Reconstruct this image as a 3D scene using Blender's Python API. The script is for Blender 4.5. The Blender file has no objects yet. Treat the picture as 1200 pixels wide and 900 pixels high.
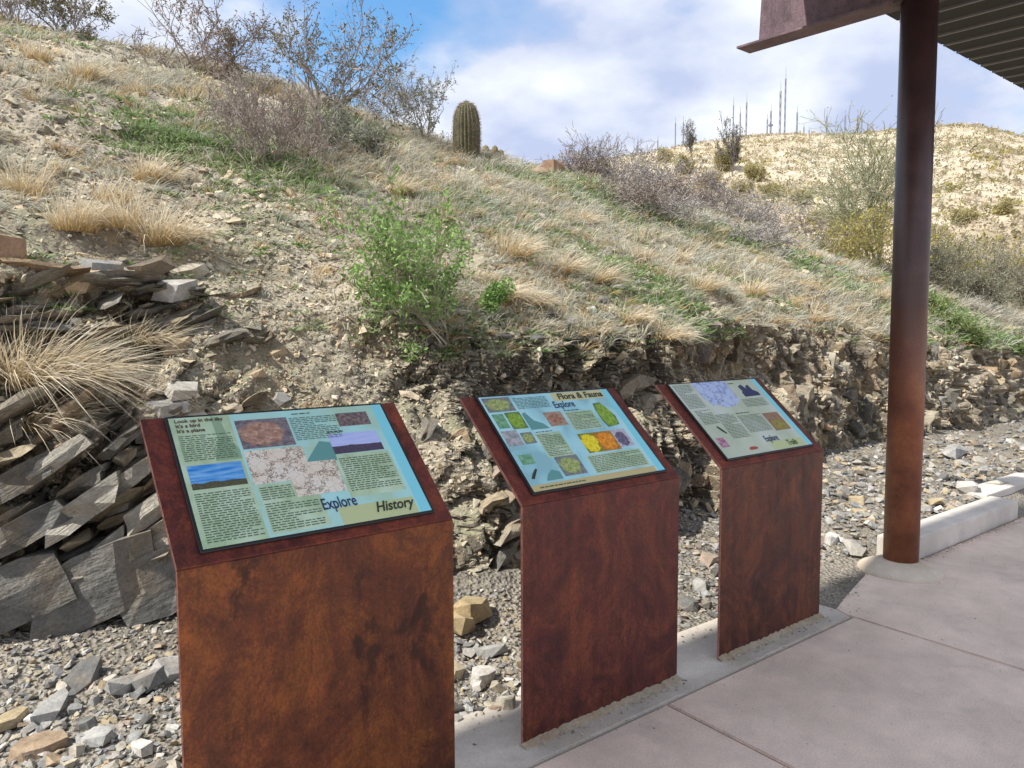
import bpy, bmesh, math, random
import numpy as np
from mathutils import Vector, Matrix
from mathutils.bvhtree import BVHTree

R = math.radians
scene = bpy.context.scene
col = scene.collection

# ------------------------------------------------------------------ camera
FPX, PITCH, ROLL, YAW, CH = 857.84, 0.0691, -0.0032, 0.9161, 1.5785
cv = np.array([math.cos(YAW)*math.cos(PITCH), math.sin(YAW)*math.cos(PITCH), -math.sin(PITCH)])
cr = np.array([math.sin(YAW), -math.cos(YAW), 0.0])
cu = np.cross(cr, cv)
cr, cu = cr*math.cos(ROLL)+cu*math.sin(ROLL), cu*math.cos(ROLL)-cr*math.sin(ROLL)
CAM = np.array([0.0, 0.0, CH])
cam_d = bpy.data.cameras.new('camera')
cam_d.sensor_width = 36.0
cam_d.lens = FPX/1200*36.0
cam_d.clip_start = 0.05
cam_d.clip_end = 6000
cam_o = bpy.data.objects.new('camera', cam_d)
col.objects.link(cam_o)
M = Matrix.Identity(4)
for i in range(3):
    M[i][0], M[i][1], M[i][2], M[i][3] = cr[i], cu[i], -cv[i], CAM[i]
cam_o.matrix_world = M
scene.camera = cam_o

# ------------------------------------------------------------------ world, sun, exposure
SUN_EL, SUN_AZ = R(50), math.atan2(-0.98, 0.19)        # azimuth measured from +y towards +x
sun_vec = Vector((math.cos(SUN_EL)*math.sin(SUN_AZ), math.cos(SUN_EL)*math.cos(SUN_AZ), math.sin(SUN_EL)))
w = bpy.data.worlds.new('World'); scene.world = w; w.use_nodes = True
nt = w.node_tree; nt.nodes.clear()
def wn(t, **k):
    n = nt.nodes.new(t)
    for a, b in k.items(): setattr(n, a, b)
    return n
wl = nt.links.new
sky = wn('ShaderNodeTexSky', sky_type='NISHITA', sun_disc=False)
sky.sun_elevation = SUN_EL; sky.sun_rotation = SUN_AZ; sky.air_density = 1.3; sky.dust_density = 0.6; sky.ozone_density = 2.0
skys = wn('ShaderNodeVectorMath', operation='SCALE'); skys.inputs['Scale'].default_value = 0.14
hs = wn('ShaderNodeHueSaturation'); hs.inputs['Saturation'].default_value = 1.3; wl(sky.outputs[0], hs.inputs['Color'])
wl(hs.outputs[0], skys.inputs[0])
tc = wn('ShaderNodeTexCoord')
sep = wn('ShaderNodeSeparateXYZ'); wl(tc.outputs['Generated'], sep.inputs[0])
az_ = wn('ShaderNodeMath', operation='ADD'); az_.inputs[1].default_value = 0.22; wl(sep.outputs[2], az_.inputs[0])
mx = wn('ShaderNodeMath', operation='MAXIMUM'); mx.inputs[1].default_value = 0.08; wl(az_.outputs[0], mx.inputs[0])
dx = wn('ShaderNodeMath', operation='DIVIDE'); wl(sep.outputs[0], dx.inputs[0]); wl(mx.outputs[0], dx.inputs[1])
dy = wn('ShaderNodeMath', operation='DIVIDE'); wl(sep.outputs[1], dy.inputs[0]); wl(mx.outputs[0], dy.inputs[1])
cmb = wn('ShaderNodeCombineXYZ'); wl(dx.outputs[0], cmb.inputs[0]); wl(dy.outputs[0], cmb.inputs[1])
mp = wn('ShaderNodeMapping'); wl(cmb.outputs[0], mp.inputs[0]); mp.inputs['Location'].default_value = (12.589, 4.206, 0)
n1 = wn('ShaderNodeTexNoise'); wl(mp.outputs[0], n1.inputs['Vector'])
n1.inputs['Scale'].default_value = 1.15; n1.inputs['Detail'].default_value = 9; n1.inputs['Roughness'].default_value = 0.52
n2 = wn('ShaderNodeTexNoise'); wl(mp.outputs[0], n2.inputs['Vector'])
n2.inputs['Scale'].default_value = 2.3; n2.inputs['Detail'].default_value = 7; n2.inputs['Roughness'].default_value = 0.5
cov = wn('ShaderNodeValToRGB'); wl(n1.outputs[0], cov.inputs[0])
cov.color_ramp.elements[0].position = 0.31; cov.color_ramp.elements[0].color = (0, 0, 0, 1)
cov.color_ramp.elements[1].position = 0.43; cov.color_ramp.elements[1].color = (1, 1, 1, 1)
cc = wn('ShaderNodeValToRGB'); wl(n2.outputs[0], cc.inputs[0])
cc.color_ramp.elements[0].position = 0.40; cc.color_ramp.elements[0].color = (0.375, 0.43, 0.59, 1)
cc.color_ramp.elements[1].position = 0.64; cc.color_ramp.elements[1].color = (0.655, 0.685, 0.735, 1)
mixw = wn('ShaderNodeMixRGB'); wl(cov.outputs[0], mixw.inputs[0]); wl(skys.outputs[0], mixw.inputs[1]); wl(cc.outputs[0], mixw.inputs[2])
bg = wn('ShaderNodeBackground'); wl(mixw.outputs[0], bg.inputs[0]); bg.inputs[1].default_value = 1.0
wo = wn('ShaderNodeOutputWorld'); wl(bg.outputs[0], wo.inputs[0])

sd = bpy.data.lights.new('sun', 'SUN'); sd.energy = 4.0; sd.angle = R(1.2); sd.color = (1.0, 0.955, 0.88)
so = bpy.data.objects.new('sun', sd); col.objects.link(so)
so.rotation_euler = sun_vec.to_track_quat('Z', 'Y').to_euler(); so.location = (-20, 10, 30)
scene.view_settings.view_transform = 'Standard'; scene.view_settings.look = 'None'
scene.view_settings.gamma = 1.0; scene.view_settings.use_curve_mapping = False
scene.view_settings.exposure = 0.62
scene.cycles.max_bounces = 5; scene.cycles.diffuse_bounces = 3; scene.cycles.glossy_bounces = 2
scene.cycles.transmission_bounces = 2; scene.cycles.transparent_max_bounces = 4
scene.cycles.caustics_reflective = False; scene.cycles.caustics_refractive = False

# ------------------------------------------------------------------ helpers
def tag(o, label=None, cat=None, group=None, kind=None):
    for k, v in (('label', label), ('category', cat), ('group', group), ('kind', kind)):
        if v: o[k] = v
    return o
def link(o, parent=None):
    col.objects.link(o)
    if parent is not None: o.parent = parent
    return o
def empty(name, loc=(0, 0, 0), rz=0.0):
    o = bpy.data.objects.new(name, None); o.location = loc; o.rotation_euler = (0, 0, rz); o.empty_display_size = 0.1
    return link(o)
def mesh_np(name, V, F, mat=None, smooth=False, colr=None):
    """V (n,3), F (m,k) all faces the same size; colr (n,3) optional vertex colours"""
    V = np.ascontiguousarray(V, dtype=np.float32); F = np.ascontiguousarray(F, dtype=np.int32)
    me = bpy.data.meshes.new(name)
    k = F.shape[1]
    me.vertices.add(len(V)); me.vertices.foreach_set('co', V.ravel())
    me.loops.add(F.size); me.loops.foreach_set('vertex_index', F.ravel())
    me.polygons.add(len(F)); me.polygons.foreach_set('loop_start', np.arange(0, F.size, k, dtype=np.int32))
    me.polygons.foreach_set('loop_total', np.full(len(F), k, dtype=np.int32))
    if colr is not None:
        a = me.color_attributes.new('col', 'FLOAT_COLOR', 'POINT')
        c4 = np.ones((len(V), 4), np.float32); c4[:, :3] = colr
        a.data.foreach_set('color', c4.ravel())
    me.update(calc_edges=True)
    me.polygons.foreach_set('use_smooth', np.full(len(F), smooth, dtype=bool))
    if mat: me.materials.append(mat)
    return me
def obj(name, me, parent=None, loc=None):
    o = bpy.data.objects.new(name, me)
    if loc is not None: o.location = loc
    return link(o, parent)
def bm_mesh(name, bm, mat, smooth=False):
    me = bpy.data.meshes.new(name); bm.normal_update(); bm.to_mesh(me); bm.free()
    if mat: me.materials.append(mat)
    for p in me.polygons: p.use_smooth = smooth
    return me
def box_bm(x0, x1, y0, y1, z0, z1, bevel=0.0, seg=2):
    bm = bmesh.new()
    bmesh.ops.create_cube(bm, size=1.0)
    for v in bm.verts:
        v.co = ((x0+x1)/2+v.co.x*(x1-x0), (y0+y1)/2+v.co.y*(y1-y0), (z0+z1)/2+v.co.z*(z1-z0))
    if bevel > 0:
        bmesh.ops.bevel(bm, geom=list(bm.edges), offset=bevel, segments=seg, affect='EDGES', profile=0.6)
    return bm
# --- noise in numpy
def hash3(i, j, k, s=0):
    h = (i.astype(np.int64)*374761393 + j.astype(np.int64)*668265263 + k.astype(np.int64)*2147483647 + s*1274126177) & 0xffffffff
    h = ((h ^ (h >> 13))*1274126177) & 0xffffffff
    h = (h ^ (h >> 16)) & 0xffffffff
    return h.astype(np.float64)/4294967295.0
def vnoise(P, s=0):
    I = np.floor(P).astype(np.int64); f = P-I; f = f*f*(3-2*f)
    r = 0
    for a in (0, 1):
        for b in (0, 1):
            for c in (0, 1):
                wgt = (f[:, 0] if a else 1-f[:, 0])*(f[:, 1] if b else 1-f[:, 1])*(f[:, 2] if c else 1-f[:, 2])
                r = r+wgt*hash3(I[:, 0]+a, I[:, 1]+b, I[:, 2]+c, s)
    return r*2-1
def fbm(P, oct=4, s=0, gain=0.5):
    r = 0; a = 1.0; t = 0
    for o in range(oct):
        r = r+a*vnoise(P*(2.03**o)+o*17.3, s+o); t += a; a *= gain
    return r/t
def cell(P, s=0):
    """value of the nearest jittered cell and the gap between the two nearest distances"""
    I = np.floor(P).astype(np.int64); best = np.full(len(P), 9.0); sec = np.full(len(P), 9.0); val = np.zeros(len(P))
    for a in (-1, 0, 1):
        for b in (-1, 0, 1):
            for c in (-1, 0, 1):
                J = I+np.array([a, b, c])
                C = J+np.stack([hash3(J[:, 0], J[:, 1], J[:, 2], s+q) for q in (1, 2, 3)], 1)
                d = np.sqrt(((P-C)**2).sum(1)); m = d < best
                sec = np.where(m, best, np.minimum(sec, d)); best = np.where(m, d, best)
                val = np.where(m, hash3(J[:, 0], J[:, 1], J[:, 2], s+9), val)
    return val, sec-best
def px_ray(px, py):
    d = cv+cr*(px-600)/FPX+cu*(450-py)/FPX
    return Vector(d/np.linalg.norm(d))
def az_dir(px):
    d = cv*math.cos(0)+cr*(px-600)/FPX
    d = np.array([d[0], d[1]]); return d/np.linalg.norm(d)
def project(P):
    d = np.asarray(P)-CAM; z = d@cv
    return 600+FPX*(d@cr)/z, 450-FPX*(d@cu)/z, z

# ------------------------------------------------------------------ materials
class Mat:
    def __init__(s, name, rough=0.8, spec=0.3):
        s.m = bpy.data.materials.new(name); s.m.use_nodes = True; s.t = s.m.node_tree
        s.b = s.t.nodes['Principled BSDF']; s.b.inputs['Roughness'].default_value = rough
        s.b.inputs['Specular IOR Level'].default_value = spec
    def n(s, t, **k):
        x = s.t.nodes.new(t)
        for a, b in k.items():
            if a in x.inputs.keys() if hasattr(x.inputs, 'keys') else False: x.inputs[a].default_value = b
            else: setattr(x, a, b)
        return x
    def l(s, a, b): s.t.links.new(a, b)
    def coord(s, kind='Object', scale=(1, 1, 1)):
        if not hasattr(s, '_tc'): s._tc = s.n('ShaderNodeTexCoord')
        m = s.n('ShaderNodeMapping'); m.inputs['Scale'].default_value = scale
        s.l(s._tc.outputs[kind], m.inputs[0]); return m.outputs[0]
    def world(s, scale=(1, 1, 1)):
        g = s.n('ShaderNodeNewGeometry'); m = s.n('ShaderNodeMapping'); m.inputs['Scale'].default_value = scale
        s.l(g.outputs['Position'], m.inputs[0]); return m.outputs[0]
    def noise(s, vec, scale, detail=5, rough=0.55, dist=0.0):
        x = s.n('ShaderNodeTexNoise'); s.l(vec, x.inputs['Vector'])
        x.inputs['Scale'].default_value = scale; x.inputs['Detail'].default_value = detail
        x.inputs['Roughness'].default_value = rough; x.inputs['Distortion'].default_value = dist
        return x.outputs[0]
    def voro(s, vec, scale, feature='F1', out='Distance'):
        x = s.n('ShaderNodeTexVoronoi', feature=feature); s.l(vec, x.inputs['Vector']); x.inputs['Scale'].default_value = scale
        return x.outputs[out]
    def ramp(s, fac, stops, interp='LINEAR'):
        x = s.n('ShaderNodeValToRGB'); s.l(fac, x.inputs[0]); r = x.color_ramp; r.interpolation = interp
        while len(r.elements) < len(stops): r.elements.new(0.5)
        for e, (p, c) in zip(r.elements, stops):
            e.position = p; e.color = (*c, 1) if len(c) == 3 else c
        return x.outputs[0]
    def mix(s, fac, a, b, mode='MIX'):
        x = s.n('ShaderNodeMixRGB', blend_type=mode)
        for i, v in enumerate((fac, a, b)):
            if isinstance(v, (int, float)): x.inputs[i].default_value = v
            elif isinstance(v, tuple): x.inputs[i].default_value = (*v, 1)
            else: s.l(v, x.inputs[i])
        return x.outputs[0]
    def math(s, op, a, b=0.0):
        x = s.n('ShaderNodeMath', operation=op)
        for i, v in enumerate((a, b)):
            if isinstance(v, (int, float)): x.inputs[i].default_value = v
            else: s.l(v, x.inputs[i])
        return x.outputs[0]
    def color(s, c):
        if isinstance(c, tuple): s.b.inputs['Base Color'].default_value = (*c, 1)
        else: s.l(c, s.b.inputs['Base Color'])
        return s
    def bump(s, h, strength=0.5, dist=0.01):
        x = s.n('ShaderNodeBump'); s.l(h, x.inputs['Height']); x.inputs['Strength'].default_value = strength
        x.inputs['Distance'].default_value = dist; s.l(x.outputs[0], s.b.inputs['Normal']); return s
G3 = lambda v: (v, v, v)
STONE_PAL = [(0.0, (0.09, 0.085, 0.08)), (0.14, (0.19, 0.19, 0.18)), (0.34, (0.29, 0.29, 0.28)), (0.52, (0.39, 0.38, 0.35)),
             (0.72, (0.40, 0.36, 0.28)), (0.86, (0.42, 0.34, 0.21)), (0.90, (0.33, 0.235, 0.165)), (0.95, (0.52, 0.50, 0.46)), (1.0, (0.62, 0.60, 0.57))]
def stone_mat(name, island, pal=STONE_PAL, strata=False, gain=1.0):
    m = Mat(name, 0.85, 0.25)
    if island:
        rnd = m.n('ShaderNodeNewGeometry').outputs['Random Per Island']
    else:
        rnd = m.n('ShaderNodeObjectInfo').outputs['Random']
    base = m.ramp(rnd, [(p, tuple(min(0.8, c*gain) for c in cc_)) for p, cc_ in pal])
    P = m.world()
    n = m.noise(P, 9, 8, 0.62)
    v = m.ramp(n, [(0.25, G3(0.62)), (0.72, G3(1.3))])
    c = m.mix(1.0, base, v, 'MULTIPLY')
    st = m.ramp(m.noise(P, 3.2, 6, 0.6), [(0.50, G3(0)), (0.66, G3(1))])
    c = m.mix(m.math('MULTIPLY', st, 0.38), c, (0.36, 0.25, 0.13))        # rusty oxide stain
    f = m.noise(P, 60, 4, 0.7)
    c = m.mix(0.5, c, m.ramp(f, [(0.3, G3(0.55)), (0.7, G3(1.4))]), 'MULTIPLY')
    m.color(c)
    if strata:
        lay = m.noise(m.coord('Object', (2.2, 2.2, 9)), 1.5, 5, 0.6)
        h = m.math('ADD', m.math('MULTIPLY', lay, 0.7), m.math('MULTIPLY', n, 1.6))
        m.bump(h, 1.0, 0.04)
    else:
        m.bump(m.math('ADD', n, m.math('MULTIPLY', f, 0.25)), 0.6, 0.02)
    return m.m
M_stone_i = stone_mat('loose_stone', True, gain=0.98)
M_stone_o = stone_mat('picked_stone', False, gain=1.08)
SLATE_PAL = [(0.0, (0.19, 0.18, 0.155)), (0.3, (0.27, 0.255, 0.22)), (0.55, (0.36, 0.325, 0.255)), (0.75, (0.41, 0.345, 0.235)), (0.9, (0.35, 0.25, 0.16)), (1.0, (0.47, 0.455, 0.41))]
M_slate = stone_mat('bedded_slate', False, SLATE_PAL, True)
M_slate_i = stone_mat('bedded_slate_rubble', True, SLATE_PAL)
CHIP_PAL = [(0.0, (0.13, 0.115, 0.09)), (0.25, (0.24, 0.225, 0.18)), (0.5, (0.36, 0.32, 0.24)), (0.7, (0.42, 0.36, 0.25)), (0.85, (0.36, 0.27, 0.16)), (1.0, (0.54, 0.50, 0.43))]
M_chip = stone_mat('slope_chips', True, CHIP_PAL, gain=1.3)
M_red = stone_mat('red_boulder', False, [(0, (0.29, 0.185, 0.125)), (1, (0.36, 0.235, 0.16))])
M_ochre = stone_mat('ochre_stone', False, [(0, (0.36, 0.27, 0.14)), (1, (0.42, 0.33, 0.19))])

def veg_mat(name, trans=0.3, rough=0.7):
    m = bpy.data.materials.new(name); m.use_nodes = True; t = m.node_tree; t.nodes.clear()
    a = t.nodes.new('ShaderNodeAttribute'); a.attribute_name = 'col'
    d = t.nodes.new('ShaderNodeBsdfDiffuse'); tr = t.nodes.new('ShaderNodeBsdfTranslucent')
    mixs = t.nodes.new('ShaderNodeMixShader'); mixs.inputs[0].default_value = trans
    o = t.nodes.new('ShaderNodeOutputMaterial')
    for x in (d, tr): t.links.new(a.outputs['Color'], x.inputs[0])
    t.links.new(d.outputs[0], mixs.inputs[1]); t.links.new(tr.outputs[0], mixs.inputs[2]); t.links.new(mixs.outputs[0], o.inputs[0])
    return m
M_veg = veg_mat('plant_blades'); M_twig = veg_mat('twig_bark', 0.0)

# ------------------------------------------------------------------ ground far and wide
m = Mat('desert_floor', 0.95); P = m.world()
c = m.ramp(m.noise(P, 0.35, 8, 0.65), [(0.3, (0.22, 0.18, 0.12)), (0.6, (0.36, 0.30, 0.20)), (0.75, (0.25, 0.25, 0.15))])
m.color(c)
bm = bmesh.new(); bmesh.ops.create_grid(bm, x_segments=8, y_segments=8, size=3000)
g = obj('ground', bm_mesh('ground', bm, m.m), loc=(0, 0, -0.40)); tag(g, kind='structure')

# ------------------------------------------------------------------ hillside
def keyed(x, ks):
    ks = np.array(ks, float); xs = np.asarray(x, float)
    r = 0
    for o, wgt in ((-0.5, 0.2), (-0.25, 0.2), (0, 0.2), (0.25, 0.2), (0.5, 0.2)):
        r = r+wgt*np.interp(xs+o*np.clip(0.6+0.02*np.abs(xs), 0, 1.2), ks[:, 0], ks[:, 1])
    return r
TOE = [(-6, 4.5), (0, 4.35), (0.85, 4.1), (1.5, 3.6), (2.3, 3.0), (3.0, 3.1), (4.0, 3.5), (4.9, 3.75), (6.5, 4.1), (8.2, 4.3), (11, 4.15), (14, 4.0), (25, 4.0), (60, 4.0)]
LIPY = [(-6, 5.1), (0, 5.0), (1.0, 5.05), (2.0, 4.8), (2.7, 4.1), (3.9, 4.05), (5.4, 4.4), (6.5, 4.6), (8.7, 4.7), (14, 4.55), (25, 5.0), (60, 5.0)]
LIPZ = [(-6, 2.0), (0, 1.92), (1.0, 1.9), (2.0, 1.72), (2.7, 1.53), (3.9, 1.56), (5.4, 1.62), (6.5, 1.66), (8.7, 1.56), (14, 1.38), (25, 1.25), (60, 1.0)]
RDY = [(-6, 15.5), (0.3, 14), (4.4, 13.3), (5.8, 12.75), (7.5, 11.2), (9.1, 10.6), (11.2, 10.0), (14.2, 9.3), (18.1, 8.5), (24.8, 7.9), (60, 7.6)]
RDZ = [(-6, 6.9), (0.3, 6.45), (4.4, 6.1), (5.8, 5.6), (7.5, 4.85), (9.1, 4.68), (11.2, 4.3), (14.2, 3.85), (18.1, 3.1), (24.8, 2.5), (60, 1.6)]
xs = np.concatenate([np.linspace(-6, -0.9, 36)[:-1], np.linspace(-0.9, 9.5, 360)[:-1], 9.5+(np.linspace(0, 1, 130)**1.7)*46])
nb, ns, nk = 120, 170, 22
tb = np.linspace(0, 1, nb); ss = np.linspace(0, 1, ns+1)[1:]**1.25; kk = np.linspace(0, 1, nk+1)[1:]
Xg = np.repeat(xs[:, None], nb+ns+nk, 1)
ty, ly, lz, ry, rz = (keyed(xs, k)[:, None] for k in (TOE, LIPY, LIPZ, RDY, RDZ))
def bank_pow(x): return np.interp(x, [-6, 0.7, 1.4, 2.0, 2.5, 5, 9, 60], [2.6, 2.4, 1.3, 1.05, 1.6, 2.2, 2.4, 2.4])
pw = bank_pow(xs)[:, None]
Yb = ty+(ly-ty)*tb[None, :]**pw; Zb = -0.14+(lz+0.14)*tb[None, :]
hol = np.interp(xs, [2.0, 2.5, 3.2, 4.2, 5.0, 5.8, 6.6, 7.4, 8.2], [0, .34, .40, .34, .10, .30, .34, .16, 0])[:, None]
Yb = Yb+hol*np.exp(-((tb[None, :]-0.76)/0.15)**2)
sl = ss[None, :]
Ys = ly+(ry-ly)*sl; Zs = lz+(rz-lz)*(sl+0.05*np.sin(np.pi*sl))
Yk = ry+40*kk[None, :]**1.6; Zk = np.maximum(rz-0.05-(Yk-ry)*0.26, -0.5)
Yg = np.concatenate([Yb, Ys, Yk], 1); Zg = np.concatenate([Zb, Zs, Zk], 1)
sh = Xg.shape
P3 = np.stack([Xg, Yg, Zg], -1).reshape(-1, 3)
Vv = np.concatenate([tb, 1+ss, 2+kk])[None, :].repeat(len(xs), 0).ravel()
bankm = np.clip((1.06-Vv)/0.12, 0, 1)*np.clip(Vv/0.03, 0.3, 1)
xx = P3[:, 0]
rocky = np.maximum(np.interp(xx, [-6, 1.0, 1.5, 2.1, 2.6, 4, 60], [1, 1, .10, .12, .8, 1, 1]), np.clip((0.55-Vv)/0.15, 0, 1))
# bank: blocky facets along tilted beds, pushed out towards -y
ang = np.interp(xx, [-1, 1.5, 3, 4.5, 6, 9], [R(32), R(37), R(44), R(52), R(80), R(104)])
u_ = xx*np.cos(ang)+P3[:, 2]*np.sin(ang); v_ = -xx*np.sin(ang)+P3[:, 2]*np.cos(ang)
wv = fbm(P3*np.array([3.0, 3.0, 3.0]), 3, 15)
u_ = u_+0.16*wv; v_ = v_+0.10*fbm(P3*2.6+3, 4, 16)
c1, f1 = cell(np.stack([u_*2.4, v_*6.5, P3[:, 1]*1.0], 1), 3)
c2, f2 = cell(np.stack([u_*6.5, v_*15.0, P3[:, 1]*2], 1), 7)
c4, f4 = cell(np.stack([u_*1.1, v_*2.2, P3[:, 1]*0.5], 1), 17)
blocks = (c1-0.5)*0.17+(c2-0.5)*0.06+(c4-0.5)*0.26-0.11*np.exp(-f1/0.12)-0.05*np.exp(-f2/0.14)-0.15*np.exp(-f4/0.06)
rough_ = fbm(P3*np.array([2.2, 2.2, 2.2]), 5, 5)
P3[:, 1] -= bankm*(rocky*blocks+0.08*rough_)
P3[:, 2] += bankm*0.05*fbm(P3*5.0+7, 3, 21)*np.clip(Vv/0.1, 0, 1)
# slope: lumps, ledges and small stones
slm = np.clip((Vv-0.96)/0.10, 0, 1)
big = fbm(P3*np.array([0.55, 0.55, 0.3]), 4, 31)
mid = fbm(P3*np.array([2.0, 2.0, 2.0]), 4, 41)
fine = fbm(P3*np.array([7.5, 7.5, 7.5]), 3, 51)
c3, _ = cell(P3*np.array([3.4, 6.5, 5.0]), 13)
crest_fade = 1-0.5*np.exp(-((Vv-2.0)/0.12)**2)
P3[:, 2] += slm*(0.16*big*crest_fade+0.07*mid+0.016*fine+0.03*(c3-0.5))
# stepped ledges of bedrock on the left part of the slope
led = np.clip((2.3-xx)/1.0, 0, 1)*np.clip((Vv-1.0)/0.05, 0, 1)*np.clip((1.75-Vv)/0.3, 0, 1)
q = (P3[:, 2]+0.12*xx+0.10*mid)/0.42
P3[:, 2] += led*0.42*0.55*(np.clip((q-np.floor(q))*2.2-0.6, 0, 1)-(q-np.floor(q)))
HG = P3.reshape(sh[0], sh[1], 3)
ii = np.arange(sh[0]-1)[:, None]*sh[1]+np.arange(sh[1]-1)[None, :]
HF = np.stack([ii, ii+sh[1], ii+sh[1]+1, ii+1], -1).reshape(-1, 4)
m = Mat('hillside_soil', 0.92, 0.2); P = m.world()
soil = m.ramp(m.noise(P, 1.3, 9, 0.65), [(0.28, (0.28, 0.24, 0.175)), (0.45, (0.42, 0.375, 0.29)), (0.6, (0.48, 0.42, 0.315)), (0.74, (0.45, 0.44, 0.385))])
grit = m.ramp(m.voro(P, 34), [(0.0, G3(0.55)), (0.55, G3(1.25))])
soil = m.mix(0.75, soil, grit, 'MULTIPLY')
moss = m.ramp(m.noise(P, 0.9, 6, 0.6), [(0.47, G3(0)), (0.62, G3(1))])
soil = m.mix(m.math('MULTIPLY', moss, 0.5), soil, (0.19, 0.22, 0.10))
rock = m.ramp(m.noise(P, 2.6, 9, 0.68), [(0.30, (0.10, 0.09, 0.075)), (0.42, (0.21, 0.185, 0.15)), (0.52, (0.34, 0.29, 0.21)), (0.61, (0.42, 0.30, 0.18)), (0.68, (0.36, 0.22, 0.14)), (0.76, (0.44, 0.42, 0.38))])
geo = m.n('ShaderNodeNewGeometry'); sx = m.n('ShaderNodeSeparateXYZ'); m.l(geo.outputs['True Normal'], sx.inputs[0])
steep = m.ramp(sx.outputs[2], [(0.40, G3(1)), (0.78, G3(0))])
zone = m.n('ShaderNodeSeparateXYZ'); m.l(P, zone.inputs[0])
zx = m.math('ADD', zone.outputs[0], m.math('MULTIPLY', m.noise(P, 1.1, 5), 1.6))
dark_soil_shade = m.ramp(m.math('DIVIDE', zx, 10.0), [(0.0, G3(0)), (0.275, G3(0)), (0.315, G3(1)), (0.55, G3(1)), (0.62, G3(0.25)), (1.0, G3(0.15))])
rock = m.mix(m.math('MULTIPLY', dark_soil_shade, 0.68), rock, (0.085, 0.075, 0.062))  # dark earth plus the overhang's shade, both put into the bank colour
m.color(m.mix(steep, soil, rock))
hgt = m.math('ADD', m.math('MULTIPLY', m.voro(P, 26), 0.6), m.noise(P, 45, 6, 0.7))
m.bump(hgt, 0.85, 0.03)
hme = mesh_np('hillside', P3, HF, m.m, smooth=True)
fv = Vv.reshape(sh)[:-1, :-1].ravel(); fr = rocky.reshape(sh)[:-1, :-1].ravel()
hme.polygons.foreach_set('use_smooth', ~((fv < 0.97) & (fr > 0.5)))
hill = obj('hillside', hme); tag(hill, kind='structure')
bvh = BVHTree.FromPolygons([tuple(v) for v in P3.tolist()], [tuple(f) for f in HF.tolist()])
def pick(px, py):
    for k in range(12):
        loc, nrm, i, d = bvh.ray_cast(Vector(CAM), px_ray(px, py+4*k))
        if loc is not None and d < 40: return loc
    return loc
def ground_at(x, y):
    loc, nrm, i, d = bvh.ray_cast(Vector((x, y, 40)), Vector((0, 0, -1)))
    return loc
def px_ground(px, py, dist):
    """a bush on the skyline: direction from the photo, distance along the ground given"""
    d = az_dir(px); return ground_at(d[0]*dist, d[1]*dist)
# cell centres and areas for scattering
A_, B_, C_, D_ = HG[:-1, :-1], HG[1:, :-1], HG[1:, 1:], HG[:-1, 1:]
cN = np.cross(C_-A_, D_-B_); cArea = np.linalg.norm(cN, axis=-1)/2; cN = cN/(2*cArea[..., None]+1e-9)
cC = (A_+B_+C_+D_)/4
cV = (Vv.reshape(sh)[:-1, :-1]).copy()
cDist = np.linalg.norm(cC-CAM, axis=-1)
ppx, ppy, ppz = project(cC.reshape(-1, 3))
inview = ((ppx > -90) & (ppx < 1290) & (ppy > -90) & (ppz > 0.5)).reshape(cArea.shape)
def scatter(n, weight, rng):
    wgt = (weight*cArea).ravel(); wgt = wgt/wgt.sum()
    idx = rng.choice(len(wgt), n, p=wgt)
    a, b = rng.random(n)[:, None], rng.random(n)[:, None]
    i, j = np.unravel_index(idx, cArea.shape)
    Pn = A_[i, j]*(1-a)*(1-b)+B_[i, j]*a*(1-b)+C_[i, j]*a*b+D_[i, j]*(1-a)*b
    return Pn, cN[i, j], cV[i, j], cDist[i, j]

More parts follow.
